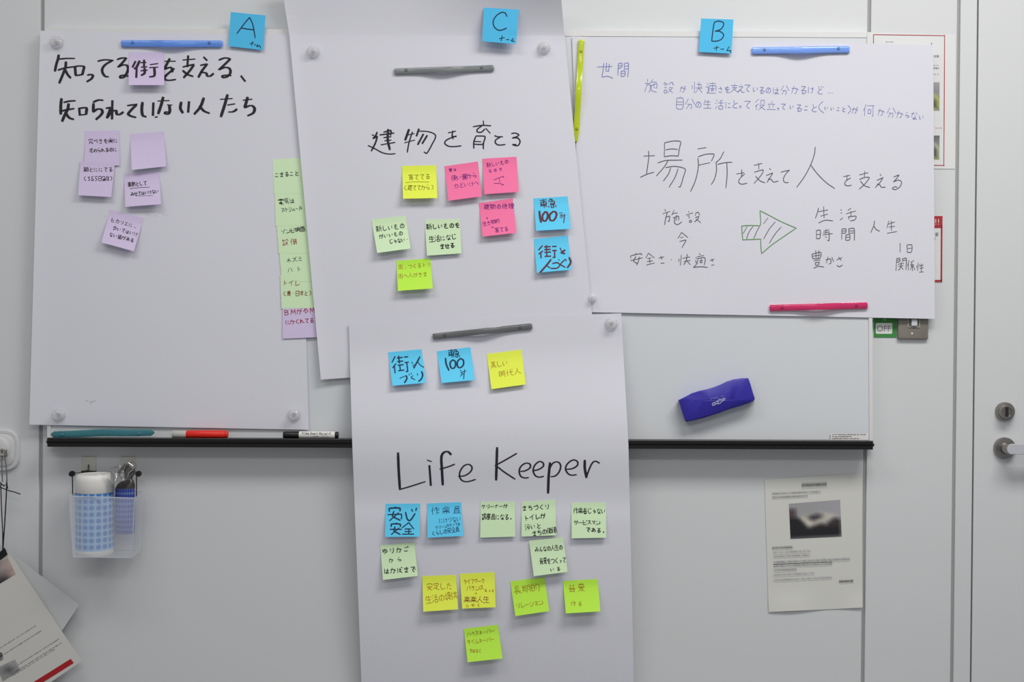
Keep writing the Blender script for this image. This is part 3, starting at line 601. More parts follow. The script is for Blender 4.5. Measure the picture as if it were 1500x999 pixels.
note([(338,17.5),(389,22.5),(385.5,73.5),(334.5,67.5)], 'team', 0.0265, 0.0015, 'blue card lettered A above the left sheet', [
 (m_navy,'T',320,0,K,1.6,"455,255 390,330 270,490;455,255 500,350 538,555;330,408 430,425 515,435"),
 (m_ink,'T',320,0,K,1.3,"465,640 515,625;500,605 485,665;525,655 550,655;575,650 560,680 600,670;600,660 618,705")], group=GT, name='letter_card')
note([(708.5,11),(760,14),(756,64.5),(706.5,60.5)], 'team', lambda x, y: max(dC(x, y), 0.03), 0.001, 'blue card lettered C on the curled top of the centre sheet', [
 (m_navy,'T',690,0,K,1.7,"525,240 500,190 450,180 370,230 325,310 340,390 400,440 460,435 520,410"),
 (m_ink,'T',690,0,K,1.4,"415,565 490,550;455,520 440,600;515,575 560,580;620,560 590,595 635,605")], group=GT, name='letter_card')
note([(1027,27),(1074.5,28.5),(1071.5,78.5),(1023.5,76)], 'team', 0.0275, 0.0015, 'blue card lettered B above the right sheet', [
 (m_navy,'T',1000,10,K,1.6,"465,220 445,330 425,500;465,225 520,208 590,225 600,260 560,325 475,355;475,355 550,360 600,410 570,470 500,500 425,500"),
 (m_ink,'T',1000,10,K,1.3,"455,605 530,590;500,570 490,640;555,618 605,618;680,580 645,640;645,640 700,640 705,670")], group=GT, name='letter_card')

# ------------------------------------------------------------------ magnetic bars
def bar(p, q, wpx, depth, rgb, label, mname, taper=False, bow=0.009, trans=0.3):
    m = mat(mname, rgb, 0.1, trans=trans, noise=0.06, nscale=60, ior=1.45)
    b = MB(); n = 36; rs = []
    dx, dy = q[0]-p[0], q[1]-p[1]; l = math.hypot(dx, dy); nx, ny = -dy/l, dx/l
    ends = [0, 0.25/l, 0.8/l, 1.6/l, 2.6/l]
    ts = ends + [0.03 + 0.94*k/n for k in range(n+1)] + [1-e_ for e_ in ends[::-1]]
    for t in ts:
        x = p[0]+dx*t; y = p[1]+dy*t
        s = 1.0
        e = min(t, 1-t)*l/2.8
        if e < 1: s = 0.55 + 0.45*math.sqrt(max(0.0, 1-(1-e)**2))
        if taper and t > 0.86: s *= 1-0.45*(t-0.86)/0.14
        hw = wpx/2*s*(1 - 0.10*math.exp(-((t-.5)/.16)**2)*0 )
        arch = bow*math.exp(-((t-0.5)/0.17)**2)
        d0 = depth(x, y) + 0.0008 + arch; th = 0.0062*s
        ring = []
        for a in range(12):
            an = 2*math.pi*a/12; cx = math.cos(an); sy = math.sin(an)
            # rounded-square section
            f = 1/max(abs(cx)**4+abs(sy)**4, 1e-6)**0.25
            ox = cx*f*hw; od = d0 + th/2 + sy*f*th/2
            ring.append(P(x+nx*ox, y+ny*ox, od))
        rs.append(ring)
    b.rings(rs)
    o = autosmooth(b.build('magnet_bar', m, None), 50)
    tag(o, label, 'magnet', 'magnetic paper bars')
    for t in (0.125, 0.875):
        x = p[0]+dx*t; y = p[1]+dy*t; c = P(x, y, depth(x, y)); c.y = -depth(x, y)
        r = MB(); r.lathe(c, [(0.0032, 0.004), (0.0032, 0.0078), (0.0022, 0.0088), (0.0008, 0.0088)], n=16)
        rr = autosmooth(r.build('rivet', mat(mname+'_rivet', tuple(int(v*0.72) for v in rgb), 0.25, noise=0.03), o))
    return o
bar((177,63.5),(326.5,64.0),10, dA,(118,168,250),'translucent blue magnet bar at the top of the left sheet','blue_acrylic')
bar((577,104.3),(724,99.3),8.8, dC,(146,150,152),'grey magnet bar at the top of the centre sheet','smoky_grey_acrylic')
bar((852,57.5),(843.5,208),8.6, dB,(214,230,50),'upright yellow magnet bar on the left edge of the right sheet','yellow_acrylic',taper=True)
bar((1101,74.0),(1245,72.0),10, dB,(140,182,255),'translucent blue magnet bar at the top of the right sheet','light_blue_acrylic')
bar((1127,451),(1271.5,447.2),9.4, dB,(228,62,120),'magenta magnet bar along the lower edge of the right sheet','magenta_acrylic')
bar((633.5,492.8),(780,477.6),8.8, dL,(124,126,128),'grey magnet bar at the top of the long lower sheet','dark_grey_acrylic')

# ------------------------------------------------------------------ clear round magnets
def pinmag(px, py, depth, label, rpx=9.6, core=0.0042):
    c = P(px, py, depth+0.001); c.y = -depth-0.0006
    root = empty('round_magnet', c)
    tag(root, label, 'magnet', 'clear round magnets')
    k = rpx*0.0015
    b = MB(); b.lathe(c, [(k*0.60, 0.0), (k*0.94, 0.0002), (k, 0.0016), (k*0.96, 0.0042), (k*0.62, 0.0062), (k*0.46, 0.0085), (k*0.50, 0.0110), (k*0.66, 0.0125), (k*0.70, 0.0145), (k*0.62, 0.0158), (k*0.3, 0.0162)], n=32)
    autosmooth(b.build('clear_cap', m_clear, root), 60)
    b = MB(); b.lathe(c, [(core, -0.0002), (core, 0.0036), (core*0.8, 0.0040)], n=20)
    autosmooth(b.build('magnet_core', m_silver if core > 0.003 else m_lever, root))
pinmag(83.5, 62, dA(83, 62), 'clear round magnet at the upper left corner of the left sheet')
pinmag(459, 76, dC(459, 76), 'clear round magnet at the upper left corner of the centre sheet', core=0.0034)
pinmag(797, 70, dC(797, 70), 'clear round magnet at the upper right corner of the centre sheet', core=0.0034)
pinmag(86.5, 607.5, dA(86, 607), 'clear round magnet at the lower left corner of the left sheet')
pinmag(431, 607.5, dA(431, 607), 'clear round magnet at the lower right corner of the left sheet')
pinmag(895.5, 474, dL(895, 474), 'clear round magnet at the upper right corner of the long lower sheet')
pinmag(867, 437, dB(867, 437)+0.0006, 'small clear round magnet half under the edge of the centre sheet', rpx=7.0, core=0.0018)

# ------------------------------------------------------------------ things on the tray
def traymark(xa, xb, r, label, parts, dcen):
    """parts: (name, t0, t1, radius factor, material, label)"""
    pm = (xa+xb)/2; tt = traytop(pm); za = traytop(xa).z; zb = traytop(xb).z
    A0 = P(xa, 640, dcen); B0 = P(xb, 640, dcen)
    z0 = za - 0.001 + r + 0.0003; z1 = zb - 0.001 + r + 0.0003
    a = Vector((A0.x, -dcen, z0)); bb = Vector((B0.x, -dcen, z1))
    root = empty('whiteboard_marker', a.lerp(bb, .5) - Vector((0, 0, r)))
    tag(root, label, 'marker', 'markers lying on the pen tray')
    res = []
    for nm, t0, t1, rf, mt, lb in parts:
        b = MB(); p = a.lerp(bb, t0); q = a.lerp(bb, t1); rr = r*rf; e = min(0.0015, (q-p).length*0.3); u = (q-p).normalized()
        b.tube([p, p+u*e*0.3, p+u*e, q-u*e, q-u*e*0.3, q], [rr*0.78, rr*0.93, rr, rr, rr*0.93, rr*0.78], 24)
        o = autosmooth(b.build(nm, mt, root), 35)
        if lb: o['label'] = lb
        res.append((o, p, q, rr))
    return root, res
m_redp = mat('red_plastic', (226, 40, 26), 0.3, noise=0.02)
m_blkgl = mat('glossy_black_plastic', (22, 22, 24), 0.28, noise=0.05)
traymark(252.5, 334, 0.0086, 'red marker with pale translucent cap lying on the black tray', [
  ('cap', 0.0, 0.26, 0.97, mat('pale_translucent_plastic', (196, 192, 186), 0.4, trans=0.15, noise=0.02), 'pale greyish cap'),
  ('barrel', 0.255, 0.955, 1.0, m_redp, None), ('end_plug', 0.95, 1.0, 0.86, m_redp, None)], 0.040)
rt, res = traymark(415, 496, 0.0080, 'white-barrelled marker with black cap lying on the black tray', [
  ('cap', 0.0, 0.29, 1.0, m_blkgl, 'black cap'), ('barrel', 0.285, 0.94, 0.99, m_white, 'white barrel with printed lettering'), ('end_plug', 0.935, 1.0, 0.93, m_blkgl, 'black end')], 0.040)
def text_mesh(body, size, loc, m, parent, name, rotz=0.0, scale=(1, 1), off=0.0):
    cu = bpy.data.curves.new(name, 'FONT'); cu.body = body; cu.size = size; cu.align_x = 'CENTER'; cu.align_y = 'CENTER'; cu.offset = off
    tmp = bpy.data.objects.new(name, cu); COL.objects.link(tmp)
    dg = bpy.context.evaluated_depsgraph_get(); me = bpy.data.meshes.new_from_object(tmp.evaluated_get(dg)); bpy.data.objects.remove(tmp)
    ca, sa = math.cos(rotz), math.sin(rotz)
    for v in me.vertices:
        x, y = v.co.x*scale[0], v.co.y*scale[1]
        v.co = Vector((loc.x + x*ca - y*sa, loc.y, loc.z + x*sa + y*ca))
    me.materials.clear(); me.materials.append(m)
    o = bpy.data.objects.new(name, me); COL.objects.link(o)
    if parent: o.parent = parent; o.matrix_parent_inverse = parent.matrix_world.inverted()
    return o
bo, p, q, rr = res[1]
mid = p.lerp(q, 0.48)
def wrap(o, c, rr):     # lay flat lettering on the round barrel
    for v in o.data.vertices:
        dz = v.co.z - c.z; dz = max(-rr*0.95, min(rr*0.95, dz)); v.co.y = c.y - math.sqrt(rr*rr-dz*dz) - 0.0002
t = text_mesh('White Board Marker-R', 0.0068, Vector((mid.x, 0, mid.z+0.0038)), m_blkgl, bo, 'lettering', off=0.00012); wrap(t, mid, rr)
b = MB(); random.seed(5); xx = mid.x+0.0125
while xx < mid.x+0.028:
    wd = random.choice((0.0004, 0.0008, 0.0012)); b.add([(xx, mid.y-rr, mid.z-0.0052), (xx+wd, mid.y-rr, mid.z-0.0052), (xx+wd, mid.y-rr, mid.z-0.0008), (xx, mid.y-rr, mid.z-0.0008)], [(0,1,2,3)]); xx += wd+0.0006
o = b.build('barcode', m_blkgl, bo); wrap(o, mid, rr)
b = MB(); b.add([(mid.x-0.006, 0, mid.z-0.0026), (mid.x+0.006, 0, mid.z-0.0026), (mid.x+0.006, 0, mid.z-0.0016), (mid.x-0.006, 0, mid.z-0.0016)], [(0,1,2,3)])
o = b.build('small_print', mat('grey_print', (0,0,0)), bo); wrap(o, mid, rr)
bo = None
# teal clear bar lying on the tray
mt = mat('teal_acrylic', (80, 146, 156), 0.1, trans=0.45, ior=1.3, noise=0.25, nscale=16)
b = MB(); rs = []
za = traytop(74).z; zb = traytop(226).z; xa = P(74, 637, 0.044).x; xb = P(226, 637, 0.044).x
for k in range(31):
    t = k/30; e = min(t, 1-t)*(xb-xa)/0.008; s = math.sqrt(max(0.05, 1-(1-min(e, 1))**2))
    arch = 0.003*math.exp(-((t-0.5)/0.2)**2) + 0.008*t
    zz = lerp(za, zb, t) + 0.0002
    hz = (0.0066+0.0012*math.sin(t*3.0))*s; hy = 0.0045*s
    cz = zz + 0.0065 + arch*0.6
    rs.append([Vector((lerp(xa, xb, t), -0.043 + hy*math.copysign(abs(math.cos(a))**.5, math.cos(a)), cz + hz*math.copysign(abs(math.sin(a))**.5, math.sin(a)))) for a in [2*math.pi*j/12+0.01 for j in range(12)]])
b.rings(rs); tb = autosmooth(b.build('magnet_bar', mt), 50); tag(tb, 'teal translucent magnet bar lying on the left end of the black tray', 'magnet', 'magnetic paper bars')
for t in (0.12, 0.86):
    c = Vector((lerp(xa, xb, t), -0.0465, lerp(za, zb, t)+0.0065+0.0035*t)); r = MB(); r.lathe(c, [(0.003, 0), (0.003, 0.0025), (0.002, 0.0035)], n=14); autosmooth(r.build('rivet', mat('teal_rivet', (70, 120, 150), 0.2, noise=0.02), tb))

# ------------------------------------------------------------------ blue board eraser
EO = [(993.5,586),(1003,581.5),(1013,576),(1024,572.5),(1036,570),(1046,567),(1055,563.5),(1064,559),(1074,555.8),(1086,554),(1096,553.8),(1099.5,563),(1103,575),(1106,584),(1104,587),
      (1096,591),(1084,595),(1070,599),(1056,604),(1043,608.5),(1030,612.5),(1018,615.5),(1006,618),(1003.5,616.5),(999,603)]
cx, cy = 1050, 586
def inset(q, k, dx=0, dy=0): return [((x-cx)*k+cx+dx, (y-cy)*(1-(1-k)*2.4)+cy+dy) for x, y in q]
b = MB(); rs = []
for dd, k in ((bd+0.0006, 0.985), (bd+0.004, 1.0), (bd+0.024, 1.0), (bd+0.0275, 0.985), (bd+0.029, 0.955)):
    rs.append([P(x, y, dd) for x, y in inset(EO, k)])
b.rings(rs, cap=False)
nn = len(EO); n0 = len(b.v)
b.f.append(tuple(range(nn))[::-1]); b.i.append(0)
# puffed front: top ridge and hollow waist
fr = inset(EO, 0.955)
ring2 = []
for x, y in inset(EO, 0.6): ring2.append(P(x, y, bd+0.0315))
b.v += ring2 + [P(1050, 586, bd+0.0305)]
base0 = 4*nn
for a in range(nn):
    c2 = (a+1) % nn
    b.f.append((base0+a, base0+c2, n0+c2, n0+a)); b.i.append(0)
    b.f.append((n0+a, n0+c2, n0+nn)); b.i.append(0)
er = autosmooth(b.build('board_eraser', mat('royal_blue_plastic', (52, 44, 160), 0.42, noise=0.03, nscale=40)), 35)
tag(er, 'blue waisted board eraser stuck at a slant on the bare whiteboard', 'eraser')
i = Ink(lambda x, y: bd+0.0316)
i.trace(980, 540, K, 0.75, "630,530 640,505 680,490 710,475 735,445 760,450 790,440 810,430 820,445 800,465 770,480 750,505 720,515 690,515 650,540 630,530;650,520 685,505;700,490 760,462;775,465 800,448;705,505 730,495")
i.trace(980, 540, K, 0.45, "610,445 630,440;640,438 655,434;665,430 690,424;700,420 712,417;760,405 775,402;785,400 800,397")
i.build(er, mat('eraser_logo_white', (206, 206, 232), 0.5, noise=0.02), 'small pale printed emblem', 'printed_emblem')

# ------------------------------------------------------------------ hanging clear bin with wipes canister
bin_ = empty('hanging_bin', P(150, 817, 0.05)); tag(bin_, 'clear plastic bin hanging below the left end of the tray', 'bin')
m_bin = mat('clear_bin_plastic', (236, 238, 246), 0.08, trans=0.0, alpha=0.16, noise=0.01)
front = 0.099
def wallp(q, name='bin_wall'):
    b = MB(); b.add(q, [(0,1,2,3)]); o = b.build(name, m_bin, bin_)
    md = o.modifiers.new('thickness', 'SOLIDIFY'); md.thickness = 0.0018; md.offset = 0; return o
f0, f1, f2, f3 = P(101, 727, front), P(197, 730, front), P(193, 817, front), P(107, 816, front)
def back(v): return Vector((v.x + (0.007 if v.x < P(150, 780, 0.05).x else -0.007), -0.020, v.z))
b0, b1, b2, b3 = back(f0)+Vector((0,0,0.004)), back(f1)+Vector((0,0,0.004)), back(f2), back(f3)
wallp([f0, f1, f2, f3]); wallp([b0, b1, b2, b3]); wallp([f0, b0, b3, f3]); wallp([f1, b1, b2, f2]); wallp([f3, f2, b2, b3], 'bin_floor')
rim = MB(); rim.tube([f0, f1, b1, b0, f0], 0.0016, 6); rim.build('bin_rim', mat('frosted_edge', (214, 218, 228), 0.25, alpha=0.45, noise=0.01), bin_)
ed = MB()
for a_, c_ in ((f1, f2), (f0, f3), (f3, f2)): ed.tube([a_, c_], 0.0011, 6)
ed.build('bin_edge', mat('frosted_edge', (0,0,0)), bin_)
for px, pw in ((130.5, 11), (187.5, 11)):
    c = P(px, 679, 0.0)
    rt = empty('adhesive_hook', Vector((c.x, 0, c.z-0.016)))
    tag(rt, 'small clear adhesive hook over the %s side of the hanging bin' % ('left' if px < 150 else 'right'), 'hook', 'adhesive hooks under the tray')
    b = MB(); s = 0.0158; b.rings([[Vector((c.x+sx*(s-i_), -y_, c.z+sz*(s-i_))) for sx, sz in ((-1,-1),(1,-1),(1,1),(-1,1))] for y_, i_ in ((0.0, 0), (0.0018, 0), (0.0026, 0.0008))])
    b.build('hook_plate', mat('clear_beige_plate', (206, 204, 194), 0.3, noise=0.02), rt)
    b = MB(); b.tube([Vector((c.x, -0.0015, c.z-0.002)), Vector((c.x, -0.004, c.z-0.004)), Vector((c.x, -0.0045, c.z-0.014)), Vector((c.x, -0.009, c.z-0.019)), Vector((c.x, -0.014, c.z-0.017)), Vector((c.x, -0.015, c.z-0.012))], 0.0014, 8)
    autosmooth(b.build('hook_wire', m_dark, rt))
    b = MB(); b.box((c.x-0.0165, -0.0035, c.z-0.0215), (c.x+0.0165, -0.0005, c.z-0.0165)); b.build('hook_foot', m_dark, rt)
# wire hangers joining bin to hooks
for sx, pxs in ((-1, 106), (1, 200)):
    top = P(pxs, 692, 0.045); lo = P(pxs if sx > 0 else 106.5, 728, 0.045); end = P(130.5 if sx < 0 else 187.5, 697, 0.014)
    hg = MB(); hg.tube([end, (end+top)/2+Vector((0,0,0.002)), top, lo], 0.0013, 8)
    autosmooth(hg.build('bin_hanger', m_dark, bin_))
for pxs in (105.5, 203):
    b = MB(); c = P(pxs, 694, 0.045); b.lathe(c, [(0.0062, -0.004), (0.0068, 0.0), (0.0055, 0.005)], n=16); autosmooth(b.build('hanger_knob', m_blkgl if pxs < 150 else m_dark, bin_))
# canister
cc = P(138.5, 811.5, 0.0595); r = 0.0390
def dotmat(name, basec, dotc, k, kz, rad):
    m = mat(name, basec, 0.35); nt = m.node_tree; b = nt.nodes['Principled BSDF']
    tc = nt.nodes.new('ShaderNodeTexCoord'); sp = nt.nodes.new('ShaderNodeSeparateXYZ'); nt.links.new(tc.outputs['Object'], sp.inputs[0])
    def mth(op, a, bb=None):
        n = nt.nodes.new('ShaderNodeMath'); n.operation = op
        for j, v in enumerate((a, bb)):
            if v is None: continue
            if isinstance(v, (int, float)): n.inputs[j].default_value = v
            else: nt.links.new(v, n.inputs[j])
        return n.outputs[0]
    ang = mth('MULTIPLY', mth('ARCTAN2', sp.outputs['X'], mth('MULTIPLY', sp.outputs['Y'], -1)), k)
    fx = mth('SUBTRACT', mth('FRACT', ang), 0.5); fz = mth('SUBTRACT', mth('FRACT', mth('MULTIPLY', sp.outputs['Z'], kz)), 0.5)
    dd = mth('SQRT', mth('ADD', mth('MULTIPLY', fx, fx), mth('MULTIPLY', fz, fz)))
    mr = nt.nodes.new('ShaderNodeMapRange'); mr.inputs['From Min'].default_value = rad-0.08; mr.inputs['From Max'].default_value = rad+0.08; mr.inputs['To Min'].default_value = 1; mr.inputs['To Max'].default_value = 0
    nt.links.new(dd, mr.inputs['Value'])
    mx = nt.nodes.new('ShaderNodeMix'); mx.data_type = 'RGBA'; mx.inputs[6].default_value = lin(basec); mx.inputs[7].default_value = lin(dotc)
    nt.links.new(mr.outputs[0], mx.inputs[0]); nt.links.new(mx.outputs[2], b.inputs['Base Color']); return m
def local_obj(b, name, m, parent, origin):
    vs = [v-origin for v in b.v]; o = mesh(name, vs, b.f, m); o.location = origin; o.matrix_world = Matrix.Translation(origin)
    if parent: o.parent = parent; o.matrix_parent_inverse = parent.matrix_world.inverted()
    return o
can = empty('wipes_canister', cc); tag(can, 'white wipes canister with blue dots standing in the hanging bin', 'canister')
b = MB(); b.lathe(cc, [(r*0.94, 0), (r, 0.003), (r, 0.012)], 'z', 48); autosmooth(b.build('canister_base', m_white, can))
b = MB(); b.lathe(cc, [(r*0.995, 0.0118), (r*0.995, 0.136)], 'z', 48); autosmooth(local_obj(b, 'canister_body', dotmat('blue_dotted_label', (150, 190, 226), (72, 126, 192), 2.75, 72, 0.37), can, cc)); 
b = MB(); b.lathe(cc, [(r*1.0, 0.134), (r*1.035, 0.136), (r*1.035, 0.160), (r*1.0, 0.168), (r*0.90, 0.1725), (r*0.72, 0.1725), (r*0.70, 0.1715), (r*0.2, 0.1735)], 'z', 48)
autosmooth(b.build('lid', m_white, can)); 
b = MB(); b.lathe(cc+Vector((0.014, -0.016, 0.1718)), [(0.0065, 0), (0.0060, 0.0022)], 'z', 24); autosmooth(b.build('lid_flap', m_white, can))
# refill pouch standing right of the canister
pc = P(183, 782, 0.050)
pouch = empty('refill_pouch', pc); tag(pouch, 'dark-topped blue patterned pouch behind clips in the hanging bin', 'pouch')
b = MB(); rs = []
for t, wd, th in ((0, .020, .008), (.15, .021, .014), (.5, .021, .016), (.86, .021, .013)):
    z = t*0.115; rs.append([pc + Vector((wd*math.cos(a), th*math.sin(a), z)) for a in [2*math.pi*j/20 for j in range(20)]])
b.rings(rs); autosmooth(local_obj(b, 'pouch_body', dotmat('navy_check_label', (110, 128, 190), (40, 62, 146), 3.4, 90, 0.42), pouch, pc))
b = MB(); rs = []
for t, wd, th, dx in ((.858, .0212, .0132, 0), (.93, .019, .011, .002), (1.0, .013, .007, .005), (1.05, .007, .004, .007)):
    z = t*0.115; rs.append([pc + Vector((dx + wd*math.cos(a), th*math.sin(a), z)) for a in [2*math.pi*j/20 for j in range(20)]])
b.rings(rs); o = autosmooth(b.build('pouch_top', mat('dark_brown_film', (66, 62, 60), 0.3, noise=0.1), pouch)); o['label'] = 'dark top of the pouch'
# binder clips hanging on the bin rim
for idx, (px, py, an, lab) in enumerate(((173, 696, 0.25, 'silver binder clip left of the two clips on the hanging bin'), (188, 689, -0.6, 'silver and black binder clip right of the two clips on the hanging bin'))):
    c = P(px, py, 0.086 if idx == 0 else 0.08); root = empty('binder_clip', c); tag(root, lab, 'clip', 'binder clips on the hanging bin')
    ca, sa = math.cos(an), math.sin(an)
    T = lambda x, y, z: c + Vector((x*ca - z*sa, -y, x*sa + z*ca))*1.45
    w2 = 0.010
    b = MB(); b.rings([[T(-w2, 0.006, -0.010), T(-w2, 0.0065, -0.010), T(-w2, 0.0005, 0.006), T(-w2, -0.0065, -0.010), T(-w2, -0.006, -0.010), T(-w2, 0.0, 0.0045)], [T(w2, 0.006, -0.010), T(w2, 0.0065, -0.010), T(w2, 0.0005, 0.006), T(w2, -0.0065, -0.010), T(w2, -0.006, -0.010), T(w2, 0.0, 0.0045)]])
    b.build('clip_body', m_chrome if idx == 0 else m_blkgl, root)
    for sg in (1, -1):
        b = MB(); y = 0.0062*sg
        b.tube([T(-0.007, y, -0.009), T(-0.004, y*1.1+0.001, 0.000), T(-0.0062, y*1.2+0.002, 0.008), T(-0.004, y*1.3+0.003, 0.0125), T(0.004, y*1.3+0.003, 0.0125), T(0.0062, y*1.2+0.002, 0.008), T(0.004, y*1.1+0.001, 0.0), T(0.007, y, -0.009)], 0.0011, 8)
        autosmooth(b.build('clip_handle', m_chrome, root))

# ------------------------------------------------------------------ white hook with hanging cards at the left edge
c = P(0, 659, 0.0); c.y = 0
hk = empty('magnetic_hook', c); tag(hk, 'rounded white wall hook cut by the left edge of the photo', 'hook')
def rsq(c, r, y, e=3.2, n=48):
    out = []
    for k in range(n):
        a = 2*math.pi*k/n; ca, sa = math.cos(a), math.sin(a); f = 1/(abs(ca)**e+abs(sa)**e)**(1/e); out.append(c+Vector((ca*f*r, -y, sa*f*r)))
    return out
s_ = 0.0455
b = MB(); b.rings([rsq(c, s_, 0), rsq(c, s_, 0.006), rsq(c, s_*0.96, 0.0085), rsq(c, s_*0.84, 0.0088), rsq(c, s_*0.82, 0.0078), rsq(c, s_*0.80, 0.0078), rsq(c, s_*0.78, 0.0105), rsq(c, s_*0.70, 0.0125), rsq(c, s_*0.3, 0.0128)])
m_hook = mat('pale_grey_plastic', (208, 208, 208), 0.4, noise=0.01)
autosmooth(b.build('hook_base', m_hook, hk), 30)
b = MB(); hc = c+Vector((0.0, 0, 0.004)); b.lathe(hc, [(0.027, 0.0120), (0.027, 0.0150), (0.0245, 0.0170), (0.01, 0.0172)], n=36); autosmooth(b.build('hook_dial', m_hook, hk))
b = MB(); b.tube([P(3, 658, 0.017), P(3, 661, 0.026), P(3, 667, 0.031), P(3, 671, 0.030), P(3, 671, 0.024)], 0.0020, 8); autosmooth(b.build('hook_prong', m_silver, hk))
ring = empty('key_strap', P(5, 672, 0.03)); tag(ring, 'metal split strap and black cord hanging from the white wall hook', 'cord')
b = MB()
for xa, xb in ((2.2, 3.5), (7.0, 10.3)):
    b.tube([P(xa, 661, 0.030), P(xa+.3, 671, 0.031), P(xb-.6, 690, 0.031), P(xb, 706, 0.031)], 0.0014, 8)
autosmooth(b.build('strap_wire', m_silver, ring))
b = MB(); b.tube([P(0.5, 660, 0.030), P(9.5, 659.5, 0.030), P(9.7, 668, 0.030), P(0.5, 668.5, 0.030)], 0.0022, 8); autosmooth(b.build('strap_buckle', m_silver, ring))
b = MB()
b.tube([P(1.0, 706, 0.031), P(2.0, 740, 0.032), P(4.0, 780, 0.033), P(4.0, 806, 0.034)], 0.0012, 8)
b.tube([P(10.0, 704, 0.031), P(9.3, 725, 0.032), P(7.0, 765, 0.033), P(4.2, 806, 0.034)], 0.0014, 8)
b.tube([P(-2, 713, 0.033), P(6, 716, 0.034), P(14, 719, 0.034), P(22, 721, 0.033), P(30, 724, 0.031)], 0.0012, 8)
b.tube([P(1, 708, 0.033), P(6, 712, 0.035), P(10, 708, 0.033), P(11, 716, 0.034)], 0.0016, 8)
autosmooth(b.build('black_cord', mat('black_cord', (26, 24, 24), 0.7, noise=0.1), ring))
b = MB(); b.rings([[P(x, y, dd) for x, y in ((-4,812),(7,802),(11,812),(-2,822))] for dd in (0.030, 0.036)]); b.build('cord_clasp', m_blkgl, ring)
m_card = mat('card_paper', (212, 210, 204), 0.6, noise=0.01)
m_card2 = mat('back_card_paper', (202, 204, 204), 0.5, noise=0.01)
def card(cs, dfun, m, label):
    q = []; b = MB(); n = 8
    for j in range(n+1):
        for k in range(n+1):
            u, v = k/n, j/n
            x = lerp(lerp(cs[0][0], cs[1][0], u), lerp(cs[3][0], cs[2][0], u), v); y = lerp(lerp(cs[0][1], cs[1][1], u), lerp(cs[3][1], cs[2][1], u), v)
            b.v.append(P(x, y, dfun(x, y)))
    for j in range(n):
        for k in range(n):
            a = j*(n+1)+k; b.f.append((a, a+n+1, a+n+2, a+1)); b.i.append(0)
    o = b.build('hanging_card', m); thick(o, 0.0006)
    return tag(o, label, 'card', 'cards hanging at the left edge')
d1 = lambda x, y: 0.026; d2 = lambda x, y: 0.032
card([(-5, 794), (115.7, 886), (33, 1012), (-92, 920)], d1, m_card2, 'plain pale card hanging behind the printed card')
cd_ = card([(-106, 886), (11.5, 806), (119.3, 968.5), (3, 1048)], d2, m_card, 'printed card with a red bar hanging at the lower left corner')
def printed(q, depthf, m, parent, name, lab=None):
    vs = [P(x, y, depthf(x, y)+0.0005) for x, y in q]
    o = mesh(name, vs, [tuple(range(len(q)))[::-1]], m, parent)
    if lab: o['label'] = lab
    return o
printed([(103.5,965),(108,971.2),(-6,1043),(-10,1036)], d2, mat('red_print', (176, 30, 36), 0.5, noise=0.08), cd_, 'red_bar')
ik = Ink(d2)
ux, uy = 0.845, -0.535
def rows(ik, p, length, w, seed, seg=(2, 7), gap=(1, 2.5)):
    random.seed(seed); s = 0
    while s < length:
        l = random.uniform(*seg); l = min(l, length-s); a = (p[0]-ux*s, p[1]-uy*s); bq = (p[0]-ux*(s+l), p[1]-uy*(s+l)); ik.stroke([a, bq], w*random.uniform(.7, 1.1), sm=False); s += l+random.uniform(*gap)
rows(ik, (52, 916.5), 70, 1.3, 1); rows(ik, (60, 924), 75, 1.5, 2); rows(ik, (86, 936), 70, 1.8, 3, (1, 3)); rows(ik, (90, 941.5), 85, 1.8, 4, (1, 4)); rows(ik, (80, 951), 75, 1.2, 6)
ik.build(cd_, mat('soft_grey_print', (150, 148, 148), 0.7, noise=0.1), name='printed_rows')
def picture(q, cols, depthf, parent, name, lab=None, e=0.0005):
    """flat printed picture: a small colour grid blended smoothly across the quad q (TL TR BR BL)"""
    h = len(cols); wd = len(cols[0]); vs = []; fs = []; cl = []
    for j in range(h):
        for k in range(wd):
            u, v = k/(wd-1), j/(h-1)
            x = lerp(lerp(q[0][0], q[1][0], u), lerp(q[3][0], q[2][0], u), v); y = lerp(lerp(q[0][1], q[1][1], u), lerp(q[3][1], q[2][1], u), v)
            vs.append(P(x, y, depthf(x, y)+e)); cl.append(lin(cols[j][k]))
    for j in range(h-1):
        for k in range(wd-1):
            a = j*wd+k; fs.append((a, a+wd, a+wd+1, a+1))
    mname = 'printed_picture'
    if mname not in MATS:
        m = mat(mname, (128, 128, 128), 0.5); at = m.node_tree.nodes.new('ShaderNodeVertexColor'); at.layer_name = 'print'
        m.node_tree.links.new(at.outputs[0], m.node_tree.nodes['Principled BSDF'].inputs['Base Color'])
    o = mesh(name, vs, fs, MATS[mname], parent)
    ca = o.data.color_attributes.new('print', 'FLOAT_COLOR', 'POINT')
    for n_, c_ in enumerate(cl): ca.data[n_].color = c_
    if lab: o['label'] = lab
    return o
g = lambda v: (v, v-2, v-1)
picture([(-10,829),(11.5,817),(23,841),(-2,856)], [[(120,108,106),(168,150,146),(186,170,164)],[(150,140,138),(176,160,156),(196,172,166)],[(96,86,86),(140,124,124),(190,160,156)],[(34,30,34),(70,62,66),(200,172,164)]], d2, cd_, 'printed_photo')
picture([(-20,952),(3,956),(5,966),(-10,972)], [[g(60),g(50),g(90)],[g(40),g(36),g(120)],[g(70),g(60),g(160)]], d2, cd_, 'printed_photo')
picture([(-4,978),(22,966),(30,982),(4,998)], [[g(168),g(160),g(172)],[g(150),g(96),g(168)],[g(156),g(150),g(170)]], d2, cd_, 'printed_photo')

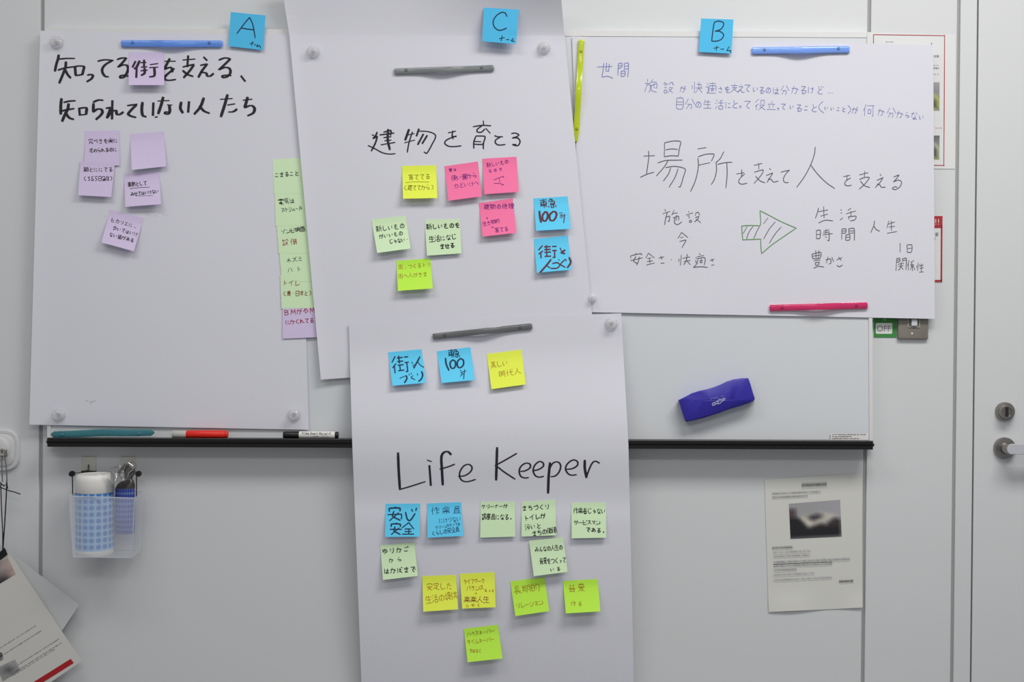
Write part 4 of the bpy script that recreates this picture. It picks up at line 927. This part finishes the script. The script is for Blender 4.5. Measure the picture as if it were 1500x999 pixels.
# ------------------------------------------------------------------ taped flyer lower right
FL = [(1120,702.5),(1263,693),(1263.6,890),(1126,896.5)]
dF = lambda x, y: 0.0012 + 0.004*sstep(860, 897, y)*(0.5+0.5*math.sin(x/18)) + 0.0004
vs = []; fs = []; n1, n2 = 20, 24
for j in range(n2+1):
    for k in range(n1+1):
        u, v = k/n1, j/n2
        x = lerp(lerp(FL[0][0], FL[1][0], u), lerp(FL[3][0], FL[2][0], u), v); y = lerp(lerp(FL[0][1], FL[1][1], u), lerp(FL[3][1], FL[2][1], u), v); vs.append(P(x, y, dF(x, y)))
for j in range(n2):
    for k in range(n1):
        a = j*(n1+1)+k; fs.append((a, a+n1+1, a+n1+2, a+1))
fly = mesh('flyer', vs, fs, mat('flyer_paper', (216, 215, 209), 0.6, noise=0.01), None, True)
thick(fly, 0.0003)
tag(fly, 'small printed flyer with a blurred photo taped to the wall at lower right', 'flyer')
def inpoly(x, y, q):
    c_ = False
    for a in range(len(q)):
        x1, y1 = q[a]; x2, y2 = q[a-1]
        if (y1 > y) != (y2 > y) and x < (x2-x1)*(y-y1)/(y2-y1)+x1: c_ = not c_
    return c_
def scene_col(u, v):
    if inpoly(u, v, [(.32,.41),(.53,.33),(.69,.41),(.465,.54)]): return (66, 62, 68)
    if inpoly(u, v, [(.20,.40),(.53,.30),(.95,.40),(.60,.58),(.36,.70)]): return (204, 198, 184)
    if inpoly(u, v, [(0,.42),(.18,.42),(.36,.72),(.60,.60),(.70,.66),(.86,.48),(1,.52),(1,1),(0,1)]): return (34, 34, 37) if u < .5 or v > .7 else (56, 50, 46)
    if u < .125 and .15 < v < .45: return (84, 72, 76)
    return (158+10*u, 158+8*u, 158+14*u)
GW, GH = 30, 22; G = []
for a in range(GH):
    row = []
    for b_ in range(GW):
        acc = [0, 0, 0]
        for p_ in (-1.1, -.4, .4, 1.1):
            for q_ in (-1.1, -.4, .4, 1.1):
                c_ = scene_col(min(max((b_+p_)/(GW-1), 0), 1), min(max((a+q_)/(GH-1), 0), 1))
                for n_ in range(3): acc[n_] += c_[n_]/16
        row.append(tuple(acc))
    G.append(row)
picture([(1155.6,738),(1230.6,732),(1233,786),(1158,789.5)], G, dF, fly, 'printed_photo', 'blurred photo of white tables set in a square')
def prow(px0, px1, y, h, v, seed, slope=-0.045, parent=fly):
    random.seed(seed); n = int((px1-px0)/3)+2; top = []; mid = []; bot = []
    for k in range(n): 
        c_ = v + 26 + random.uniform(-22, 18); mid.append((c_, c_-1, c_-2)); top.append((216,215,209)); bot.append((216,215,209))
    y1 = y + slope*(px1-px0)
    picture([(px0, y-h), (px1, y1-h), (px1, y1+h), (px0, y+h)], [top, mid, bot], dF, parent, 'blurred_text_row')
prow(1174.5, 1211, 711, 5, 92, 1)
for (a, b_, y, h, v) in ((1131,1202,723.5,2.6,138),(1131,1183,728.8,2.6,128),(1131,1161,803,3.2,122),(1133,1187,809.5,2.6,158),(1133,1187,815.5,2.8,150),(1133,1245,824,3.2,142),(1133,1219,829.5,3.2,134),(1134,1167,835.5,3,134),(1133,1193,842.5,2.8,152),(1133,1219,850,2.8,158)):
    prow(a, b_, y, h, v, int(y))
prow(1229, 1250, 852, 3.2, 84, 9)

# ------------------------------------------------------------------ red framed notices behind the right sheet
m_lam = mat('laminated_white', (224, 225, 224), 0.35, noise=0.008)
m_redl = mat('red_frame_print', (178, 44, 52), 0.5, noise=0.03)
def flat(q, d, m, name, parent=None):
    b = MB(); b.slab(q, max(d-0.0006, 0.0001), d); return b.build(name, m, parent)
n1_ = flat([(1262, 47), (1399.5, 51), (1399, 247.5), (1262, 246)], 0.0012, m_lam, 'notice')
tag(n1_, 'tall white notice with thin red border showing beside the right sheet', 'notice', 'red-bordered notices by the switch')
dn = lambda x, y: 0.0012
ik = Ink(dn)
for q in ([(1279.3,50.6),(1384.2,52.2)], [(1383.8,51.4),(1383.2,150),(1382.6,243)], [(1383.2,242.3),(1279,240.5)], [(1279.6,50.8),(1279.0,240.6)]): ik.stroke(q, 1.3, sm=False)
ik.build(n1_, m_redl, name='red_border')
ik = Ink(dn)
ik.trace(1260, 40, K, 0.9, "1040,230 1055,232;1045,232 1045,268;1040,268 1060,266;1055,425 1075,420;1065,410 1065,438;1085,415 1110,415;1085,432 1112,432;1120,412 1150,414;1122,430 1152,432;1135,410 1135,438;1058,550 1066,565;1080,550 1085,565;1105,560 1112,560;1130,550 1140,562;1070,595 1090,595;1080,585 1080,610;1100,590 1130,590;1100,606 1130,606;1140,590 1155,606;375,212 400,214;420,212 440,216;455,210 480,216")
ik.build(n1_, mat('dark_grey_print', (110, 110, 112), 0.7, noise=0.1), name='printed_text')
ik = Ink(dn)
ik.trace(1260, 40, K, 0.8, "1050,680 1058,692;1075,680 1085,692;1100,680 1108,692;1130,680 1150,690"); ik.trace(1370, 100, 6.66, 0.9, "5,580 15,585;28,578 38,588;50,576 64,588")
ik.build(n1_, mat('rose_print', (190, 110, 118), 0.7, noise=0.1), name='printed_text')
yy = (172, 176, 96)
picture([(1364,120.5),(1376.4,120.5),(1376.2,162),(1364,162)], [[g(164),g(162),g(160)],[g(150),g(150),g(152)],[g(140),g(142),g(146)],[g(136),yy,g(150)],[g(70),(110,112,80),yy],[g(52),(90,92,70),yy],[(120,124,80),yy,g(150)]], dn, n1_, 'printed_photo')
picture([(1364,198.5),(1376.4,198.5),(1376,233.5),(1364,233.5)], [[g(110),g(104),g(100)],[g(90),g(120),g(130)],[g(100),(170,174,150),g(140)],[g(70),g(90),(180,184,150)],[g(60),g(84),(170,176,140)],[g(120),(150,158,110),(160,170,110)]], dn, n1_, 'printed_photo')
n2_ = flat([(1262, 315.6), (1381, 315.6), (1380.5, 413.4), (1262, 413)], 0.0012, m_lam, 'notice')
tag(n2_, 'white notice with red heading band and border above the light switch', 'notice', 'red-bordered notices by the switch')
printed([(1262,316.3),(1380.8,316.3),(1380.6,334),(1262,334)], dn, m_redl, n2_, 'red_band')
printed([(1378.2,330),(1380.7,330),(1380.2,412.8),(1377.7,412.8)], dn, m_redl, n2_, 'red_border')
printed([(1262,410.2),(1380.2,410),(1380.2,412.9),(1262,412.9)], dn, m_redl, n2_, 'red_border')
ik = Ink(lambda x, y: 0.0016); ik.trace(1240, 310, K, 1.3, "1305,110 1305,160;1345,110 1345,160;1305,180 1305,188;1345,180 1345,188"); ik.build(n2_, m_white, name='exclamation_marks')
ik = Ink(dn); ik.trace(1240, 310, K, 0.9, "1300,315 1345,312;1295,335 1345,335;1320,310 1320,355;1300,355 1340,352;1290,395 1290,412;1300,385 1310,387"); ik.build(n2_, mat('dark_grey_print', (0,0,0)), name='printed_text')

# ------------------------------------------------------------------ light switch and OFF label
sw = empty('light_switch', P(1336, 475, 0.0)); tag(sw, 'taupe light switch plate below the right sheet corner', 'switch')
m_tau = mat('taupe_plastic', (136, 130, 120), 0.4, noise=0.02)
c = P(1336.3, 458, 0.0); c.y = 0
b = MB()
hw, hh = 0.0335, 0.058
rs = []
for y_, i_ in ((0.0002, 0), (0.006, 0), (0.0085, 0.0012), (0.0095, 0.003)):
    rs.append([c + Vector((sx*(hw-i_-k1), -y_, sz*(hh-i_-k2))) for sx, sz, k1, k2 in ((-1,-1,.002,0),(1,-1,.002,0),(1,-1,0,.002),(1,1,0,.002),(1,1,.002,0),(-1,1,.002,0),(-1,1,0,.002),(-1,-1,0,.002))])
b.rings(rs); autosmooth(b.build('switch_plate', m_tau, sw), 25)
b = MB(); zc = P(1336, 479.5, 0.0095)
b.box((c.x-0.0135, -0.0112, zc.z), (c.x+0.0135, -0.0094, zc.z+0.062)); b.build('switch_surround', mat('pale_surround', (172, 168, 150), 0.4, noise=0.01), sw)
b = MB(); b.box((c.x-0.0112, -0.0118, zc.z+0.0025), (c.x+0.0112, -0.011, zc.z+0.059)); b.build('switch_recess', mat('dark_recess', (96, 94, 92), 0.5, noise=0.02), sw)
for z0_, z1_ in ((0.0035, 0.0175), (0.020, 0.056)):
    b = MB(); b.box((c.x-0.0060, -0.0150, zc.z+z0_), (c.x+0.0060, -0.0117, zc.z+z1_)); b.build('switch_rocker', mat('pale_grey_rocker', (206, 206, 212), 0.35, noise=0.01), sw)
b = MB(); b.lathe(P(1336, 488.5, 0.0095), [(0.0022, -0.0002), (0.0022, 0.0004), (0.0015, 0.0006)], n=12); b.build('indicator_dot', m_white, sw)
gl = flat([(1280.2,440),(1313.5,440),(1313.2,494.2),(1280,494.0)], 0.0016, mat('green_label', (62, 140, 66), 0.45, noise=0.03), 'switch_label')
tag(gl, 'green wall label reading OFF beside the light switch', 'label')
def rrect(x0, y0, x1, y1, r):
    out = []
    for cx_, cy_, a0 in ((x1-r, y0+r, -90), (x1-r, y1-r, 0), (x0+r, y1-r, 90), (x0+r, y0+r, 180)):
        for k in range(5): a = math.radians(a0+k*22.5); out.append((cx_+r*math.cos(a), cy_+r*math.sin(a)))
    return out
printed(rrect(1282.8, 473.3, 1307, 489, 1.8), lambda x, y: 0.0016, mat('label_white', (226, 226, 220), 0.5, noise=0.01), gl, 'white_plaque')
text_mesh('OFF', 0.0190, P(1294.8, 481.6, 0.0026), mat('soft_grey_letter', (140, 138, 140), 0.6, noise=0.02), gl, 'lettering', scale=(0.95, 0.95))
ik = Ink(lambda x, y: 0.0018); ik.trace(1260, 400, K, 0.9, "332,645 350,645;362,645 380,645;335,670 335,690;352,672 372,672;355,690 378,690"); ik.build(gl, mat('label_white', (0,0,0)), name='label_marks')
